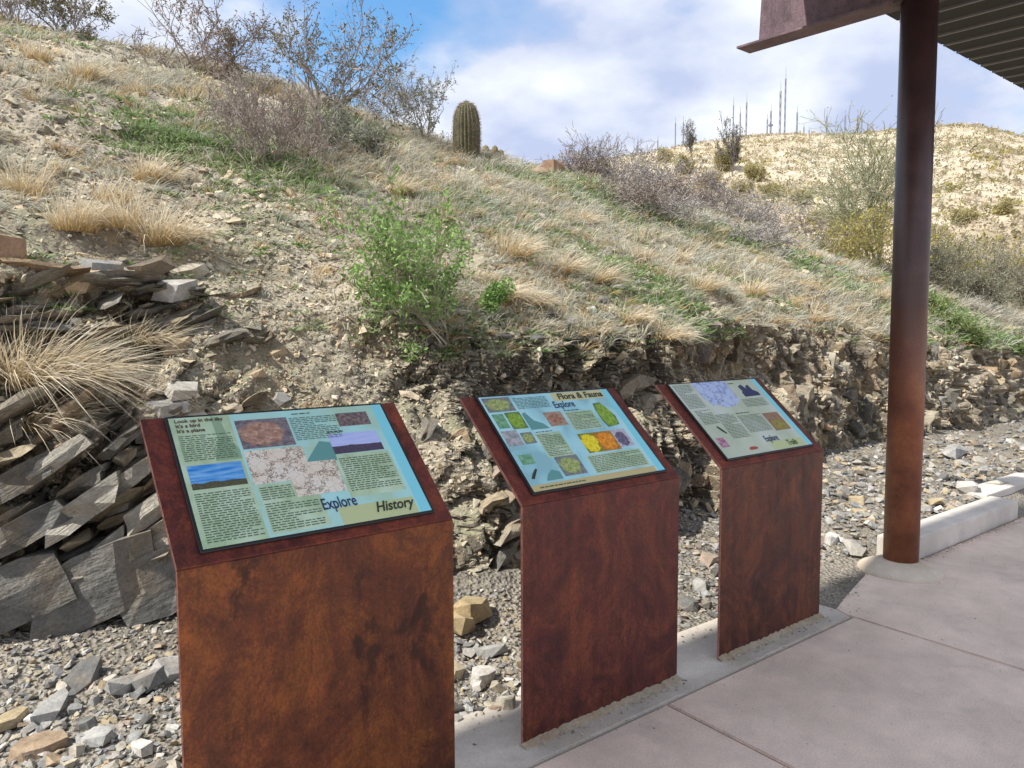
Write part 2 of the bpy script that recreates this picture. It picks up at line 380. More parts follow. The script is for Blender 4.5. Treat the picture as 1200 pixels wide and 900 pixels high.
# ------------------------------------------------------------------ stones: prototypes
rnd = random.Random(5)
def hull_proto(npts, flat=1.0, chunky=0.5):
    bm = bmesh.new()
    for k in range(npts):
        while True:
            p = Vector([rnd.uniform(-1, 1) for _ in range(3)])
            l4 = sum(abs(c_)**4 for c_ in p)**0.25
            if 0.55 < l4: break
        p = p/l4*rnd.uniform(0.82, 1.0)
        bm.verts.new((p.x*0.5, p.y*0.5, p.z*0.5*flat))
    r = bmesh.ops.convex_hull(bm, input=bm.verts)
    bmesh.ops.delete(bm, geom=[v for v in bm.verts if not v.link_faces], context='VERTS')
    bmesh.ops.triangulate(bm, faces=bm.faces)
    return bm
def slab_proto(am=1.0):
    """a bed-parallel block: nearly flat top and bottom, broken ragged ends and front, 44 triangles"""
    bm = bmesh.new(); nx_, nz_ = 3, 2; g = {}
    sk = rnd.uniform(-.22, .22); tw = [rnd.uniform(-.5, .5) for _ in range(nx_+1)]
    for i in range(nx_+1):
        for j in (0, 1):
            for k in range(nz_+1):
                x = -0.5+i/nx_; z = -0.5+k/nz_; y = -0.5+j
                if 0 < i < nx_: x += am*rnd.uniform(-.12, .12)
                else: x *= 1+am*rnd.uniform(-0.34, 0.08)
                taper = 1-am*(rnd.uniform(0, 0.14) if 0 < i < nx_ else rnd.uniform(0.1, 0.7))
                yy = y+am*((rnd.uniform(-.06, .32) if j == 0 else 0)+(0.10*tw[i] if j == 0 else 0)+(0.10 if (j == 0 and k != 1 and rnd.random() < .4) else 0))
                g[i, j, k] = bm.verts.new((x+sk*z, yy, z*taper+am*rnd.uniform(-.05, .05)))
    def q(*v):
        bm.faces.new([g[t] for t in v])
    for i in range(nx_):
        q((i, 0, 0), (i, 1, 0), (i+1, 1, 0), (i+1, 0, 0)); q((i, 0, nz_), (i+1, 0, nz_), (i+1, 1, nz_), (i, 1, nz_))
        for k in range(nz_):
            q((i, 0, k), (i+1, 0, k), (i+1, 0, k+1), (i, 0, k+1)); q((i, 1, k), (i, 1, k+1), (i+1, 1, k+1), (i+1, 1, k))
    for k in range(nz_):
        q((0, 0, k), (0, 0, k+1), (0, 1, k+1), (0, 1, k)); q((nx_, 0, k), (nx_, 1, k), (nx_, 1, k+1), (nx_, 0, k+1))
    bmesh.ops.triangulate(bm, faces=bm.faces); bmesh.ops.recalc_face_normals(bm, faces=bm.faces)
    return bm
def flag_proto():
    """a flat broken flake of slate"""
    bm = bmesh.new(); n = rnd.randint(5, 7)
    a0 = rnd.uniform(0, 6.28)
    for z in (-0.5, 0.5):
        for k in range(n):
            a = a0+(k+rnd.uniform(-.3, .3))/n*6.283
            cx, cy = math.cos(a), math.sin(a); l4 = (abs(cx)**3+abs(cy)**3)**0.333
            s_ = rnd.uniform(0.72, 1.0)*0.5/l4
            bm.verts.new((cx*s_, cy*s_, z*rnd.uniform(0.5, 1.0)))
    bmesh.ops.convex_hull(bm, input=bm.verts)
    bmesh.ops.delete(bm, geom=[v for v in bm.verts if not v.link_faces], context='VERTS')
    bmesh.ops.triangulate(bm, faces=bm.faces)
    return bm
def to_np(bm):
    bm.verts.ensure_lookup_table()
    for i, v in enumerate(bm.verts): v.index = i
    V = np.array([v.co[:] for v in bm.verts]); F = np.array([[v.index for v in f.verts] for f in bm.faces])
    return V, F
def merge(protos, which, mats, name, mat):
    """mats (n,3,4): one merged mesh of transformed prototypes"""
    Vs, Fs, off = [], [], 0
    for p, (V, F) in enumerate(protos):
        T = mats[which == p]
        if not len(T): continue
        W = np.einsum('nij,vj->nvi', T[:, :, :3], V)+T[:, None, :, 3]
        Vs.append(W.reshape(-1, 3)); k = np.arange(len(T))*len(V)+off
        Fs.append((F[None]+k[:, None, None]).reshape(-1, 3)); off += len(T)*len(V)
    return mesh_np(name, np.concatenate(Vs), np.concatenate(Fs), mat)
def frames(N, rng, tilt=0.25):
    """random rotation whose z follows N loosely"""
    Z = N+rng.normal(0, tilt, N.shape); Z /= np.linalg.norm(Z, axis=1)[:, None]
    H = rng.normal(size=N.shape); X = np.cross(H, Z); X /= np.linalg.norm(X, axis=1)[:, None]+1e-9
    Y = np.cross(Z, X)
    return np.stack([X, Y, Z], -1)
def tmat(Rm, S, T):
    return np.concatenate([Rm*S[:, None, :], T[:, :, None]], -1)
chunk_bm = [hull_proto(rnd.choice((10, 12, 14)), 0.75) for _ in range(16)]
slab_bm = [slab_proto() for _ in range(13)]+[hull_proto(14, 1.0) for _ in range(7)]
flag_np = [to_np(flag_proto()) for _ in range(10)]
chip_np = [to_np(hull_proto(7, 0.6)) for _ in range(10)]
chunk_np = [to_np(b) for b in chunk_bm]; slab_np = [to_np(b) for b in slab_bm]
chunk_me = [bm_mesh('stone', b, M_stone_o) for b in chunk_bm]
flat_me = []
ochre_me = [mesh_np('stone', V, F, M_ochre) for V, F in chunk_np[:5]]
slab_me = [bm_mesh('rock_block', b, M_slate) for b in slab_bm]
for V, F in flag_np:
    flat_me.append(mesh_np('stone', V, F, M_stone_o))

# ------------------------------------------------------------------ bedded rock blocks of the cut bank
rng = np.random.default_rng(11)
def face_y(x, z):
    t = np.clip((z+0.14)/(keyed([x], LIPZ)[0]+0.14), 0, 1)
    y0, y1 = keyed([x], TOE)[0], keyed([x], LIPY)[0]
    return y0+(y1-y0)*t**bank_pow(x)+float(np.interp(x, xs, hol[:, 0]))*math.exp(-((t-0.76)/0.15)**2)
block_specs = []
def bed_blocks(x0, x1, z0f, z1f, a_deg, th, ln, push, keep=1.0, jit=4):
    """blocks laid bed by bed on a tilted bedding direction inside x0..x1"""
    a = R(a_deg); d = np.array([math.cos(a), math.sin(a)]); nrm = np.array([-math.sin(a), math.cos(a)])
    cs = [np.array(p)@nrm for p in ((x0, 0), (x1, 0), (x0, 2), (x1, 2))]; ds = [np.array(p)@d for p in ((x0, 0), (x1, 0), (x0, 2), (x1, 2))]
    n = min(cs)
    while n < max(cs):
        h = rng.uniform(*th); s = min(ds)-rng.random()*0.3; lay = rng.uniform(*push)
        while s < max(ds):
            L = rng.uniform(*ln)*(0.7+h/th[1]*0.6)
            cx, cz = (s+L/2)*d+(n+h/2)*nrm
            if x0 < cx < x1 and rng.random() < keep:
                lim = keyed([cx], LIPZ)[0]
                if z0f*lim < cz < z1f*lim:
                    block_specs.append((cx, cz, L*rng.uniform(0.93, 1.06), h*rng.uniform(0.85, 1.04), a+R(rng.normal(0, jit)), lay+rng.uniform(-.05, .07)))
            s += L
        n += h
bed_blocks(-1.0, 1.75, 0.16, 0.66, 34, (0.03, 0.10), (0.10, 0.36), (-0.15, 0.05), 0.62, 10)
bed_blocks(-1.0, 1.75, -0.05, 0.24, 24, (0.14, 0.26), (0.30, 0.62), (-0.08, 0.03), 0.9, jit=7)
bed_blocks(-0.6, 1.6, 0.84, 1.02, 16, (0.03, 0.09), (0.14, 0.42), (-0.14, 0.06), 0.75, 10)
bed_blocks(1.75, 3.2, 0.03, 0.6, 45, (0.04, 0.11), (0.10, 0.30), (-0.16, 0.03), 0.4, 14)
bed_blocks(3.2, 5.6, 0.02, 0.75, 54, (0.08, 0.18), (0.16, 0.40), (-0.18, 0.02), 0.35, 14)
bed_blocks(5.6, 17, 0.05, 0.88, 100, (0.06, 0.15), (0.12, 0.36), (-0.17, 0.0), 0.42, 12)
blk = []
for (cx, cz, L, h, a, push) in block_specs:
    e = 0.15; yaw = math.atan2(face_y(cx+e, cz)-face_y(cx-e, cz), 2*e)
    dep = rng.uniform(0.26, 0.42); y = face_y(cx, cz)+dep/2-0.06-push
    Rm = Matrix.Rotation(yaw, 3, 'Z') @ Matrix.Rotation(-a, 3, 'Y') @ Matrix.Rotation(R(rng.normal(-6, 7)), 3, 'X')
    px_, py_, pz_ = project((cx, y, cz))
    blk.append((L*h/pz_**2*(1 if -60 < px_ < 1260 else 0.01), cx, y, cz, L, dep, h, Rm))
blk.sort(key=lambda b: -b[0])
for (_, cx, y, cz, L, dep, h, Rm) in blk[:270]:
    o = bpy.data.objects.new('rock_block', slab_me[int(rng.integers(len(slab_me)))])
    o.matrix_local = Matrix.Translation((cx, y, cz)) @ Rm.to_4x4() @ Matrix.Diagonal((L, dep, h, 1))
    link(o, hill)
# the broad bedrock faces at the foot of the bank (pixel in the photograph, distance to the face, length, height, dip, material)
M_slate_shade = stone_mat('shaded_slate_face', False, [(0.0, (0.15, 0.15, 0.14)), (1.0, (0.21, 0.205, 0.185))], True)  # dark grey rock with the overhang's shade put into its colour
M_slate_l = stone_mat('pale_slate_face', False, [(0.0, (0.40, 0.37, 0.30)), (1.0, (0.48, 0.45, 0.38))], True)
face_bm = [slab_proto(0.42) for _ in range(6)]
face_me = {}
for nm_, mt_ in (('d', M_slate_shade), ('l', M_slate_l)):
    face_me[nm_] = [mesh_np('rock_block', *to_np(b_), mt_) for b_ in face_bm]
for q_, (px, py, yf, L, h, a_, mt_) in enumerate([(120, 690, 4.12, .62, .36, 20, 'd'), (205, 680, 4.05, .50, .34, 22, 'd'), (20, 700, 4.20, .50, .30, 18, 'd'), (290, 690, 3.98, .45, .32, 24, 'd'), (195, 632, 4.08, .36, .15, 30, 'l'),
        (105, 600, 4.18, .40, .13, 34, 'l'), (150, 570, 4.24, .38, .09, 34, 'l'), (40, 622, 4.24, .42, .14, 28, 'd'), (75, 540, 4.30, .34, .09, 36, 'l'), (185, 600, 4.14, .30, .12, 33, 'l'), (20, 570, 4.30, .40, .13, 30, 'd'), (120, 655, 4.16, .34, .08, 36, 'l')]):
    d_ = px_ray(px, py); t_ = yf/d_.y; p_ = Vector(CAM)+d_*t_
    o = bpy.data.objects.new('rock_block', face_me[mt_][q_ % 6])
    yaw = math.atan2(face_y(p_.x+.15, p_.z)-face_y(p_.x-.15, p_.z), .3)
    o.matrix_local = Matrix.Translation((p_.x, p_.y+0.13, p_.z)) @ (Matrix.Rotation(yaw*0.6, 3, 'Z') @ Matrix.Rotation(-R(a_), 3, 'Y') @ Matrix.Rotation(R(-8), 3, 'X')).to_4x4() @ Matrix.Diagonal((L, .40, h, 1))
    link(o, hill)
rest = blk[270:]
if rest:
    T = np.array([np.array((Matrix.Translation((b[1], b[2], b[3])) @ b[7].to_4x4() @ Matrix.Diagonal((b[4], b[5], b[6], 1))))[:3] for b in rest])
    o = obj('rubble', merge(slab_np, rng.integers(0, len(slab_np), len(T)), T, 'rubble', M_slate_i), hill); tag(o, kind='stuff')

# loose chips and small stones on the slope and in the earthy part of the bank
earth = np.exp(-((cC[..., 0]-1.9)/1.3)**2)*np.clip((cV-0.3)/0.3, 0, 1)*np.clip((1.5-cV)/0.3, 0, 1)
wgt = inview*(np.where(cV < 1, np.where(cC[..., 0] < 1.8, 1.9, 1.0), 0.8)+1.2*earth)/np.maximum(cDist, 3)**1.9*(cV < 2.02)
Pn, Nn, Vn, Dn = scatter(95000, wgt, rng)
sz = np.exp(rng.normal(math.log(0.017), 0.58, len(Pn)))*np.clip(Dn/5.5, 0.8, 2.2)
sz = np.clip(sz, 0.008, 0.15)
S = np.stack([sz*rng.uniform(0.8, 1.5, len(sz)), sz*rng.uniform(0.7, 1.1, len(sz)), sz*rng.uniform(0.45, 0.9, len(sz))], 1)
T = tmat(frames(Nn, rng, 0.45), S, Pn+Nn*sz[:, None]*0.12)
o = obj('stone_chips', merge(chip_np, rng.integers(0, len(chip_np), len(T)), T, 'stone_chips', M_chip), hill); tag(o, kind='stuff')

# ------------------------------------------------------------------ gravel bed between paving and bank
gx = np.linspace(-4, 34, 300); gy = np.linspace(2.02, 5.3, 60)
GX, GY = np.meshgrid(gx, gy, indexing='ij')
def gravel_z(x, y):
    p = np.stack([x, y, 0*x], -1).reshape(-1, 3)
    base = 0.035*fbm(p*1.7, 4, 77).reshape(np.shape(x))
    toe_d = np.clip((y-2.35)/np.maximum(keyed(np.ravel(x), TOE).reshape(np.shape(x))-2.35, 0.3), 0, 1.3)
    return np.clip((y-2.1)/0.5, 0, 1)*(0.02+base)+0.13*toe_d**2+np.where(x > 5.2, 0.10*np.clip((y-2.3)/0.25, 0, 1), 0.0)*np.clip((x-5.1)/0.4, 0, 1)-0.015
GZ = gravel_z(GX, GY)
m = Mat('gravel_dirt', 0.95, 0.2); P = m.world()
c = m.ramp(m.noise(P, 2.0, 8, 0.65), [(0.3, (0.15, 0.135, 0.11)), (0.5, (0.25, 0.225, 0.185)), (0.7, (0.33, 0.295, 0.24))])
c = m.mix(0.8, c, m.ramp(m.voro(P, 55), [(0.05, G3(0.5)), (0.6, G3(1.3))]), 'MULTIPLY')
m.color(c); m.bump(m.math('ADD', m.voro(P, 40), m.noise(P, 30, 6)), 0.9, 0.03)
gi = np.arange(len(gx)-1)[:, None]*len(gy)+np.arange(len(gy)-1)[None, :]
bed = obj('gravel_bed', mesh_np('gravel_bed', np.stack([GX, GY, GZ], -1).reshape(-1, 3), np.stack([gi, gi+len(gy), gi+len(gy)+1, gi+1], -1).reshape(-1, 4), m.m)); tag(bed, kind='structure')
n = 46000
r_ = np.exp(rng.uniform(math.log(2.3), math.log(17), n)); a_ = rng.uniform(R(12), R(96), n)
qx, qy = r_*np.cos(a_), r_*np.sin(a_)
edge = 2.44+0.10*fbm(np.stack([qx*2.2, qx*0, qx*0], 1), 3, 91)
edge = np.where(qx > 3.98, np.interp(qx, [3.98, 4.3, 4.9, 5.15, 5.3, 7.1, 7.15, 8.6, 8.65], [2.6, 2.62, 2.5, 2.50, 2.52, 2.52, 2.80, 2.80, 2.4]), edge)
tq = keyed(qx, TOE)
ok = (qy > edge) & (qy < tq+0.12)
qx, qy = qx[ok], qy[ok]; n = len(qx); dd = np.hypot(qx, qy)
near_toe = np.clip((tq[ok]-qy)/0.6, 0, 1)
gs = np.exp(rng.normal(math.log(0.029), 0.50, n))*np.clip(dd/4.5, 0.75, 1.5)*(0.62+0.38*near_toe)
gs = np.clip(gs, 0.010, 0.12)
qz = gravel_z(qx, qy)
order = np.argsort(-(gs/dd)*((np.array(project(np.stack([qx, qy, qz], 1))[0]) > -30)))
which = rng.integers(0, 16, n); Nz = np.tile(np.array([[0, 0, 1.0]]), (n, 1))
Rf = frames(Nz, rng, 0.35)
S = np.stack([gs*rng.uniform(0.9, 1.5, n), gs*rng.uniform(0.75, 1.1, n), gs*rng.uniform(0.5, 0.95, n)], 1)
Tm = tmat(Rf, S, np.stack([qx, qy, qz+gs*0.18], 1))
for k in order[:230]:
    mm = Matrix([list(Tm[k, r]) for r in range(3)]+[[0, 0, 0, 1]])
    src = flat_me if rng.random() < 0.35 else chunk_me
    o = bpy.data.objects.new('stone', src[int(rng.integers(len(src)))])
    o.matrix_local = mm; link(o, bed)
rs = order[230:]
o = obj('gravel', merge(chunk_np, which[rs], Tm[rs], 'gravel', M_stone_i), bed); tag(o, kind='stuff')
# larger slabs of slate that fell off the bank, seen singly in the photograph (pixel, length, width, thickness, turn)
def on_bed(px, py):
    d = px_ray(px, py); z = 0.05
    for _ in range(6):
        t = (z-CH)/d.z; p = Vector(CAM)+d*t; z = float(gravel_z(np.array([p.x]), np.array([p.y]))[0])
    return p.x, p.y, z
for (px, py, L, W, Hh, rz_, tx, ty_) in [(95, 800, .26, .15, .06, 50, 14, -18), (178, 800, .22, .17, .07, 70, -18, 10), (150, 806, .24, .11, .05, 30, 8, 16), (206, 790, .22, .16, .08, 20, 25, 8),
        (60, 836, .25, .11, .06, 62, 6, -6), (165, 880, .18, .07, .04, 100, 0, 10), (45, 880, .20, .14, .05, 10, 5, 0), (10, 850, .18, .12, .06, 40, 0, 8), (110, 868, .17, .13, .05, 130, 0, 8),
        (540, 742, .20, .17, .16, 30, 10, 20), (574, 766, .18, .09, .05, 140, 10, 12), (552, 712, .24, .2, .20, 20, 0, 10), (565, 800, .12, .10, .08, 0, 10, 0), (595, 830, .10, .09, .07, 60, 0, 15),
        (1000, 650, .20, .17, .15, 35, 12, 10), (1132, 577, .34, .26, .24, 20, 6, 0), (1095, 592, .18, .14, .12, 60, 0, 6), (1168, 570, .28, .20, .15, 0, 8, 0), (1118, 534, .5, .3, .2, 8, 6, 0), (930, 655, .14, .1, .08, 0, 0, 8),
        (820, 690, .15, .11, .08, 40, 0, 10), (806, 712, .13, .1, .08, 90, 8, 0), (830, 660, .14, .12, .08, 0, 10, 6), (1085, 600, .14, .11, .1, 15, 0, 6), (975, 620, .15, .1, .08, 30, 9, 0), (985, 585, .16, .12, .09, 70, 0, 0)]:
    x, y, z = on_bed(px, py)
    src = flat_me if Hh < 0.09 else chunk_me
    if (px, py) in ((540, 742), (552, 712)): src = ochre_me
    o = bpy.data.objects.new('stone', src[int(rng.integers(len(src)))])
    o.matrix_local = Matrix.Translation((x, y, z+Hh*0.32)) @ Matrix.Rotation(R(rz_), 4, 'Z') @ Matrix.Rotation(R(tx), 4, 'X') @ Matrix.Rotation(R(ty_), 4, 'Y') @ Matrix.Diagonal((L, W, Hh, 1))
    link(o, bed)

# ------------------------------------------------------------------ paving, footing strip, kerb
def concrete(name, tone, speck=0.5, stain=(0.4, 0.37, 0.33)):
    m = Mat(name, 0.82, 0.25); P = m.world()
    n1 = m.noise(P, 1.4, 8, 0.6); n2 = m.noise(P, 140, 3, 0.7); n3 = m.noise(P, 7, 8, 0.65)
    c = m.mix(1.0, tone, m.ramp(n1, [(0.3, G3(0.80)), (0.7, G3(1.1))]), 'MULTIPLY')
    c = m.mix(0.8, c, m.ramp(n3, [(0.3, G3(0.86)), (0.7, G3(1.1))]), 'MULTIPLY')
    c = m.mix(speck, c, m.ramp(n2, [(0.32, G3(0.62)), (0.5, G3(1.0)), (0.68, G3(1.25))]), 'MULTIPLY')
    st = m.ramp(m.noise(P, 2.7, 7, 0.7, 0.6), [(0.52, G3(0)), (0.70, G3(1))])
    c = m.mix(m.math('MULTIPLY', st, 0.38), c, stain)
    dots = m.ramp(m.voro(P, 19), [(0.035, G3(1)), (0.06, G3(0))])
    c = m.mix(m.math('MULTIPLY', m.math('MULTIPLY', dots, m.ramp(m.noise(P, 3.1, 4), [(0.5, G3(0)), (0.62, G3(1))])), 0.6), c, (0.25, 0.2, 0.15))
    m.color(c); m.bump(n2, 0.25, 0.004)
    return m.m
M_pave = concrete('pink_paving', (0.80, 0.64, 0.53))
M_foot = concrete('grey_footing', (0.58, 0.525, 0.455), 0.4, (0.36, 0.29, 0.19))
M_kerb = concrete('kerb_concrete', (0.68, 0.62, 0.55), 0.35)
M_joint = concrete('joint_dirt', (0.15, 0.11, 0.075), 0.6)
path = obj('path', bm_mesh('path', box_bm(-9, 40, -9, 2.01, -0.14, -0.022), M_joint)); tag(path, kind='structure')
PE = 2.0
xj = [-7.1, -5.54, -3.98, -2.32, -0.76, 0.80, 2.36, 3.92]
def slab(poly, parent, z0=-0.10, z1=0.0, mat=M_pave, bev=0.006):
    bm = bmesh.new(); vs = [bm.verts.new((x, y, z1)) for x, y in poly]; f = bm.faces.new(vs)
    r = bmesh.ops.extrude_face_region(bm, geom=[f]); bmesh.ops.translate(bm, verts=[v for v in r['geom'] if isinstance(v, bmesh.types.BMVert)], vec=(0, 0, z0-z1))
    bmesh.ops.recalc_face_normals(bm, faces=bm.faces)
    bmesh.ops.bevel(bm, geom=[e for e in bm.edges if all(abs(v.co.z-z1) < 1e-5 for v in e.verts)], offset=bev, segments=2, affect='EDGES')
    return obj('slab', bm_mesh('slab', bm, mat), parent)
gp = 0.006
for a, b in zip(xj[:-1], xj[1:]):
    for y0, y1 in ((-2.2, PE), (-6.4, -2.2)):
        slab([(a+gp, y0+gp), (b-gp, y0+gp), (b-gp, y1-gp), (a+gp, y1-gp)], path)
# past the signs the paving runs on to the post and the kerb
slab([(3.92+gp, -2.2+gp), (8.2-gp, -2.2+gp), (8.2-gp, 2.235), (5.3, 2.235), (4.95, 2.40), (4.62, 2.30), (4.2, 2.19), (3.96, 2.12), (3.92+gp, 2.05)], path)
slab([(8.2+gp, -2.2+gp), (14-gp, -2.2+gp), (14-gp, 2.3), (8.2+gp, 2.3)], path)
slab([(3.92+gp, -6.4+gp), (14-gp, -6.4+gp), (14-gp, -2.2-gp), (3.92+gp, -2.2-gp)], path)
# footing the signs are bolted to
foot_bm = bmesh.new()
top = [(-0.4, PE+.006), (3.905, PE+.006), (3.95, 2.10), (3.93, 2.36), (3.4, 2.45), (2.72, 2.46), (2.3, 2.42), (1.62, 2.45), (1.2, 2.40), (-0.4, 2.42)]
foot = slab(top, None, -0.10, 0.004, M_foot, 0.008); foot.name = 'footing_strip'; tag(foot, kind='structure')
kb = box_bm(5.14, 7.16, 2.25, 2.47, -0.05, 0.15, 0.014)
kerb = obj('kerb', bm_mesh('kerb', kb, M_kerb)); tag(kerb, kind='structure')
kb = box_bm(7.19, 8.6, 2.50, 2.74, -0.05, 0.145, 0.014)
k2 = obj('kerb', bm_mesh('kerb', kb, M_kerb)); tag(k2, kind='structure')
# grit lying along the sign bases, kerb foot and joints
pts = []
for x0, x1, y0, n in ((0.45, 1.4, 2.085, 40), (1.66, 2.6, 2.085, 70), (2.86, 3.8, 2.085, 70)):
    for _ in range(n): pts.append((rng.uniform(x0, x1), y0-abs(rng.normal(0, 0.022)), 0.006, rng.uniform(0.004, 0.013)))
for _ in range(320): pts.append((rng.uniform(5.15, 7.3), 2.235-abs(rng.normal(0, 0.03)), 0.002, rng.uniform(0.004, 0.012)))
for _ in range(260):
    x = rng.uniform(3.9, 4.95); pts.append((x, np.interp(x, [3.9, 4.2, 4.55, 4.95], [2.12, 2.2, 2.3, 2.42])+rng.normal(0.04, 0.07), 0.002, rng.uniform(0.004, 0.014)))
for _ in range(120): pts.append((rng.uniform(1.2, 3.9), 2.0+rng.normal(0, 0.012), 0.0, rng.uniform(0.003, 0.007)))
for _ in range(160):
    x = rng.uniform(-0.3, 3.9); pts.append((x, 2.42-abs(rng.normal(0, 0.07)), 0.006, rng.uniform(0.005, 0.022)))
for _ in range(420):
    x = rng.uniform(0.3, 8.0); y = 2.0-abs(rng.normal(0, 0.5))**1.4
    pts.append((x, y, 0.001, abs(rng.normal(0.003, 0.0022))+0.0015))
pts = np.array(pts)
T = tmat(frames(np.tile([[0, 0, 1.0]], (len(pts), 1)), rng), pts[:, 3:4]*np.array([[1.3, 1, .8]]), pts[:, :3]+np.array([0, 0, .002]))
o = obj('grit', merge(chip_np, rng.integers(0, 10, len(T)), T, 'grit', M_chip), path); tag(o, kind='stuff')

# ------------------------------------------------------------------ signs
def rust(name, dark, mid, light, sc=1.0, rough=0.5, spot=0.6):
    m = Mat(name, rough, 0.35); P = m.world((1, 1, 0.75))
    a = m.noise(P, 3.4*sc, 11, 0.74, 1.2); b = m.noise(P, 11*sc, 9, 0.72, 0.5); d = m.noise(P, 130, 4, 0.75)
    c = m.ramp(a, [(0.30, dark), (0.47, mid), (0.64, light), (0.75, mid)])
    c = m.mix(0.75, c, m.ramp(b, [(0.30, G3(0.35)), (0.48, G3(1.0)), (0.70, G3(1.55))]), 'MULTIPLY')
    blot = m.ramp(m.noise(m.world((1, 1, 0.6)), 4.2*sc, 7, 0.7, 0.4), [(0.55, G3(0)), (0.62, G3(1))])
    c = m.mix(m.math('MULTIPLY', blot, spot), c, tuple(x*0.42 for x in dark))
    run = m.ramp(m.noise(m.world((26, 26, 1.2)), 1.0, 5, 0.6), [(0.42, G3(1.1)), (0.66, G3(0.6))])
    c = m.mix(0.45, c, run, 'MULTIPLY')
    scr = m.ramp(m.noise(m.world((3, 3, 60)), 1.4, 3, 0.5), [(0.70, G3(0)), (0.74, G3(1))])
    c = m.mix(m.math('MULTIPLY', scr, 0.18), c, tuple(min(1, x*2.2) for x in light))
    c = m.mix(0.7, c, m.ramp(d, [(0.34, G3(0.6)), (0.5, G3(1)), (0.66, G3(1.5))]), 'MULTIPLY')
    m.color(c); m.l(m.ramp(b, [(0.3, G3(rough-0.12)), (0.7, G3(rough+0.2))]), m.b.inputs['Roughness'])
    m.bump(m.math('ADD', d, b), 0.25, 0.004)
    return m.m
M_rust_a = rust('rust_orange', (0.050, 0.013, 0.008), (0.098, 0.026, 0.010), (0.20, 0.062, 0.014), spot=0.8)
M_rust_b = rust('rust_maroon', (0.048, 0.012, 0.013), (0.085, 0.019, 0.016), (0.145, 0.037, 0.018), 1.3, spot=0.35)
M_rust_c = rust('rust_brown', (0.040, 0.013, 0.012), (0.078, 0.022, 0.014), (0.15, 0.045, 0.018), 1.2, spot=0.5)
M_rust_t = rust('rust_top', (0.058, 0.013, 0.012), (0.11, 0.022, 0.015), (0.19, 0.042, 0.019), 1.8, spot=0.45)
M_edge = rust('rust_cut_edge', (0.20, 0.08, 0.06), (0.30, 0.13, 0.10), (0.38, 0.18, 0.13), 3, 0.7, 0.1)

def flat_mat(name, c, rough=0.35): return Mat(name, rough, 0.5).color(c).m
def print_noise(name, stops, scale=9, detail=7, voro=False, rough=0.35):
    m = Mat(name, rough, 0.5); P = m.coord('Object')
    f = m.voro(P, scale*8) if voro else m.noise(P, scale*6, detail, 0.62)
    return m.color(m.ramp(f, stops)).m
def print_blob(name, back, fore, cx=0.5, cy=0.5, rx=0.42, ry=0.36, sc=6):
    """a printed photograph: a mottled subject on a mottled background"""
    m = Mat(name, 0.35, 0.5); g = m.coord('Generated'); mp_ = m.n('ShaderNodeMapping'); m.l(g, mp_.inputs[0])
    mp_.inputs['Location'].default_value = (-cx/rx, -cy/ry, 0); mp_.inputs['Scale'].default_value = (1/rx, 1/ry, 0)
    ln = m.n('ShaderNodeVectorMath', operation='LENGTH'); m.l(mp_.outputs[0], ln.inputs[0])
    d = m.math('ADD', ln.outputs['Value'], m.math('MULTIPLY', m.math('SUBTRACT', m.noise(g, 4, 6, 0.65), 0.5), 1.3))
    fb = m.ramp(m.noise(g, sc, 8, 0.72), [(0.3, back[0]), (0.68, back[1])]); ff = m.ramp(m.noise(g, sc*1.3, 8, 0.72, 0.6), [(0.3, fore[0]), (0.5, fore[1]), (0.68, fore[2])])
    return m.color(m.mix(m.ramp(d, [(0.92, G3(0)), (1.0, G3(1))]), ff, fb)).m
def print_view(name, skyc, skyc2, land, h):
    m = Mat(name, 0.35, 0.5); g = m.coord('Generated'); s = m.n('ShaderNodeSeparateXYZ'); m.l(g, s.inputs[0])
    nn = m.math('MULTIPLY', m.noise(g, 3.5, 5), 0.22)
    f = m.math('ADD', s.outputs[1], nn)
    sk = m.ramp(m.noise(m.coord('Generated', (1, 4, 1)), 2, 5), [(0.35, skyc), (0.65, skyc2)])
    ln = m.mix(0.7, land, m.ramp(m.noise(g, 16, 5), [(0.3, G3(0.3)), (0.7, G3(1.6))]), 'MULTIPLY')
    return m.color(m.mix(m.ramp(f, [(h, G3(0)), (h+0.015, G3(1))]), ln, sk)).m
def print_map(name, base, linec, extra):
    m = Mat(name, 0.35, 0.5); P = m.coord('Object')
    e = m.voro(m.mix(0.05, P, m.n('ShaderNodeTexNoise', Scale=18.0).outputs[1]), 17, 'DISTANCE_TO_EDGE'); e2 = m.voro(P, 32, 'DISTANCE_TO_EDGE')
    c = m.mix(0.6, base, m.ramp(m.noise(P, 9, 5), [(0.35, extra), (0.6, (1, 1, 1))]), 'MULTIPLY')
    c = m.mix(m.ramp(e2, [(0.015, G3(0.3)), (0.04, G3(0))]), c, linec)
    return m.color(m.mix(m.ramp(e, [(0.02, G3(0.95)), (0.045, G3(0))]), c, linec)).m
def print_bg(name, a, b, c_, sc=5):
    m = Mat(name, 0.3, 0.5); P = m.coord('Object')
    return m.color(m.ramp(m.noise(P, sc, 4, 0.5, 0.6), [(0.36, a), (0.5, b), (0.64, c_)])).m
TEAL, CYAN, SAGE = (0.22, 0.50, 0.48), (0.16, 0.56, 0.66), (0.33, 0.45, 0.24)
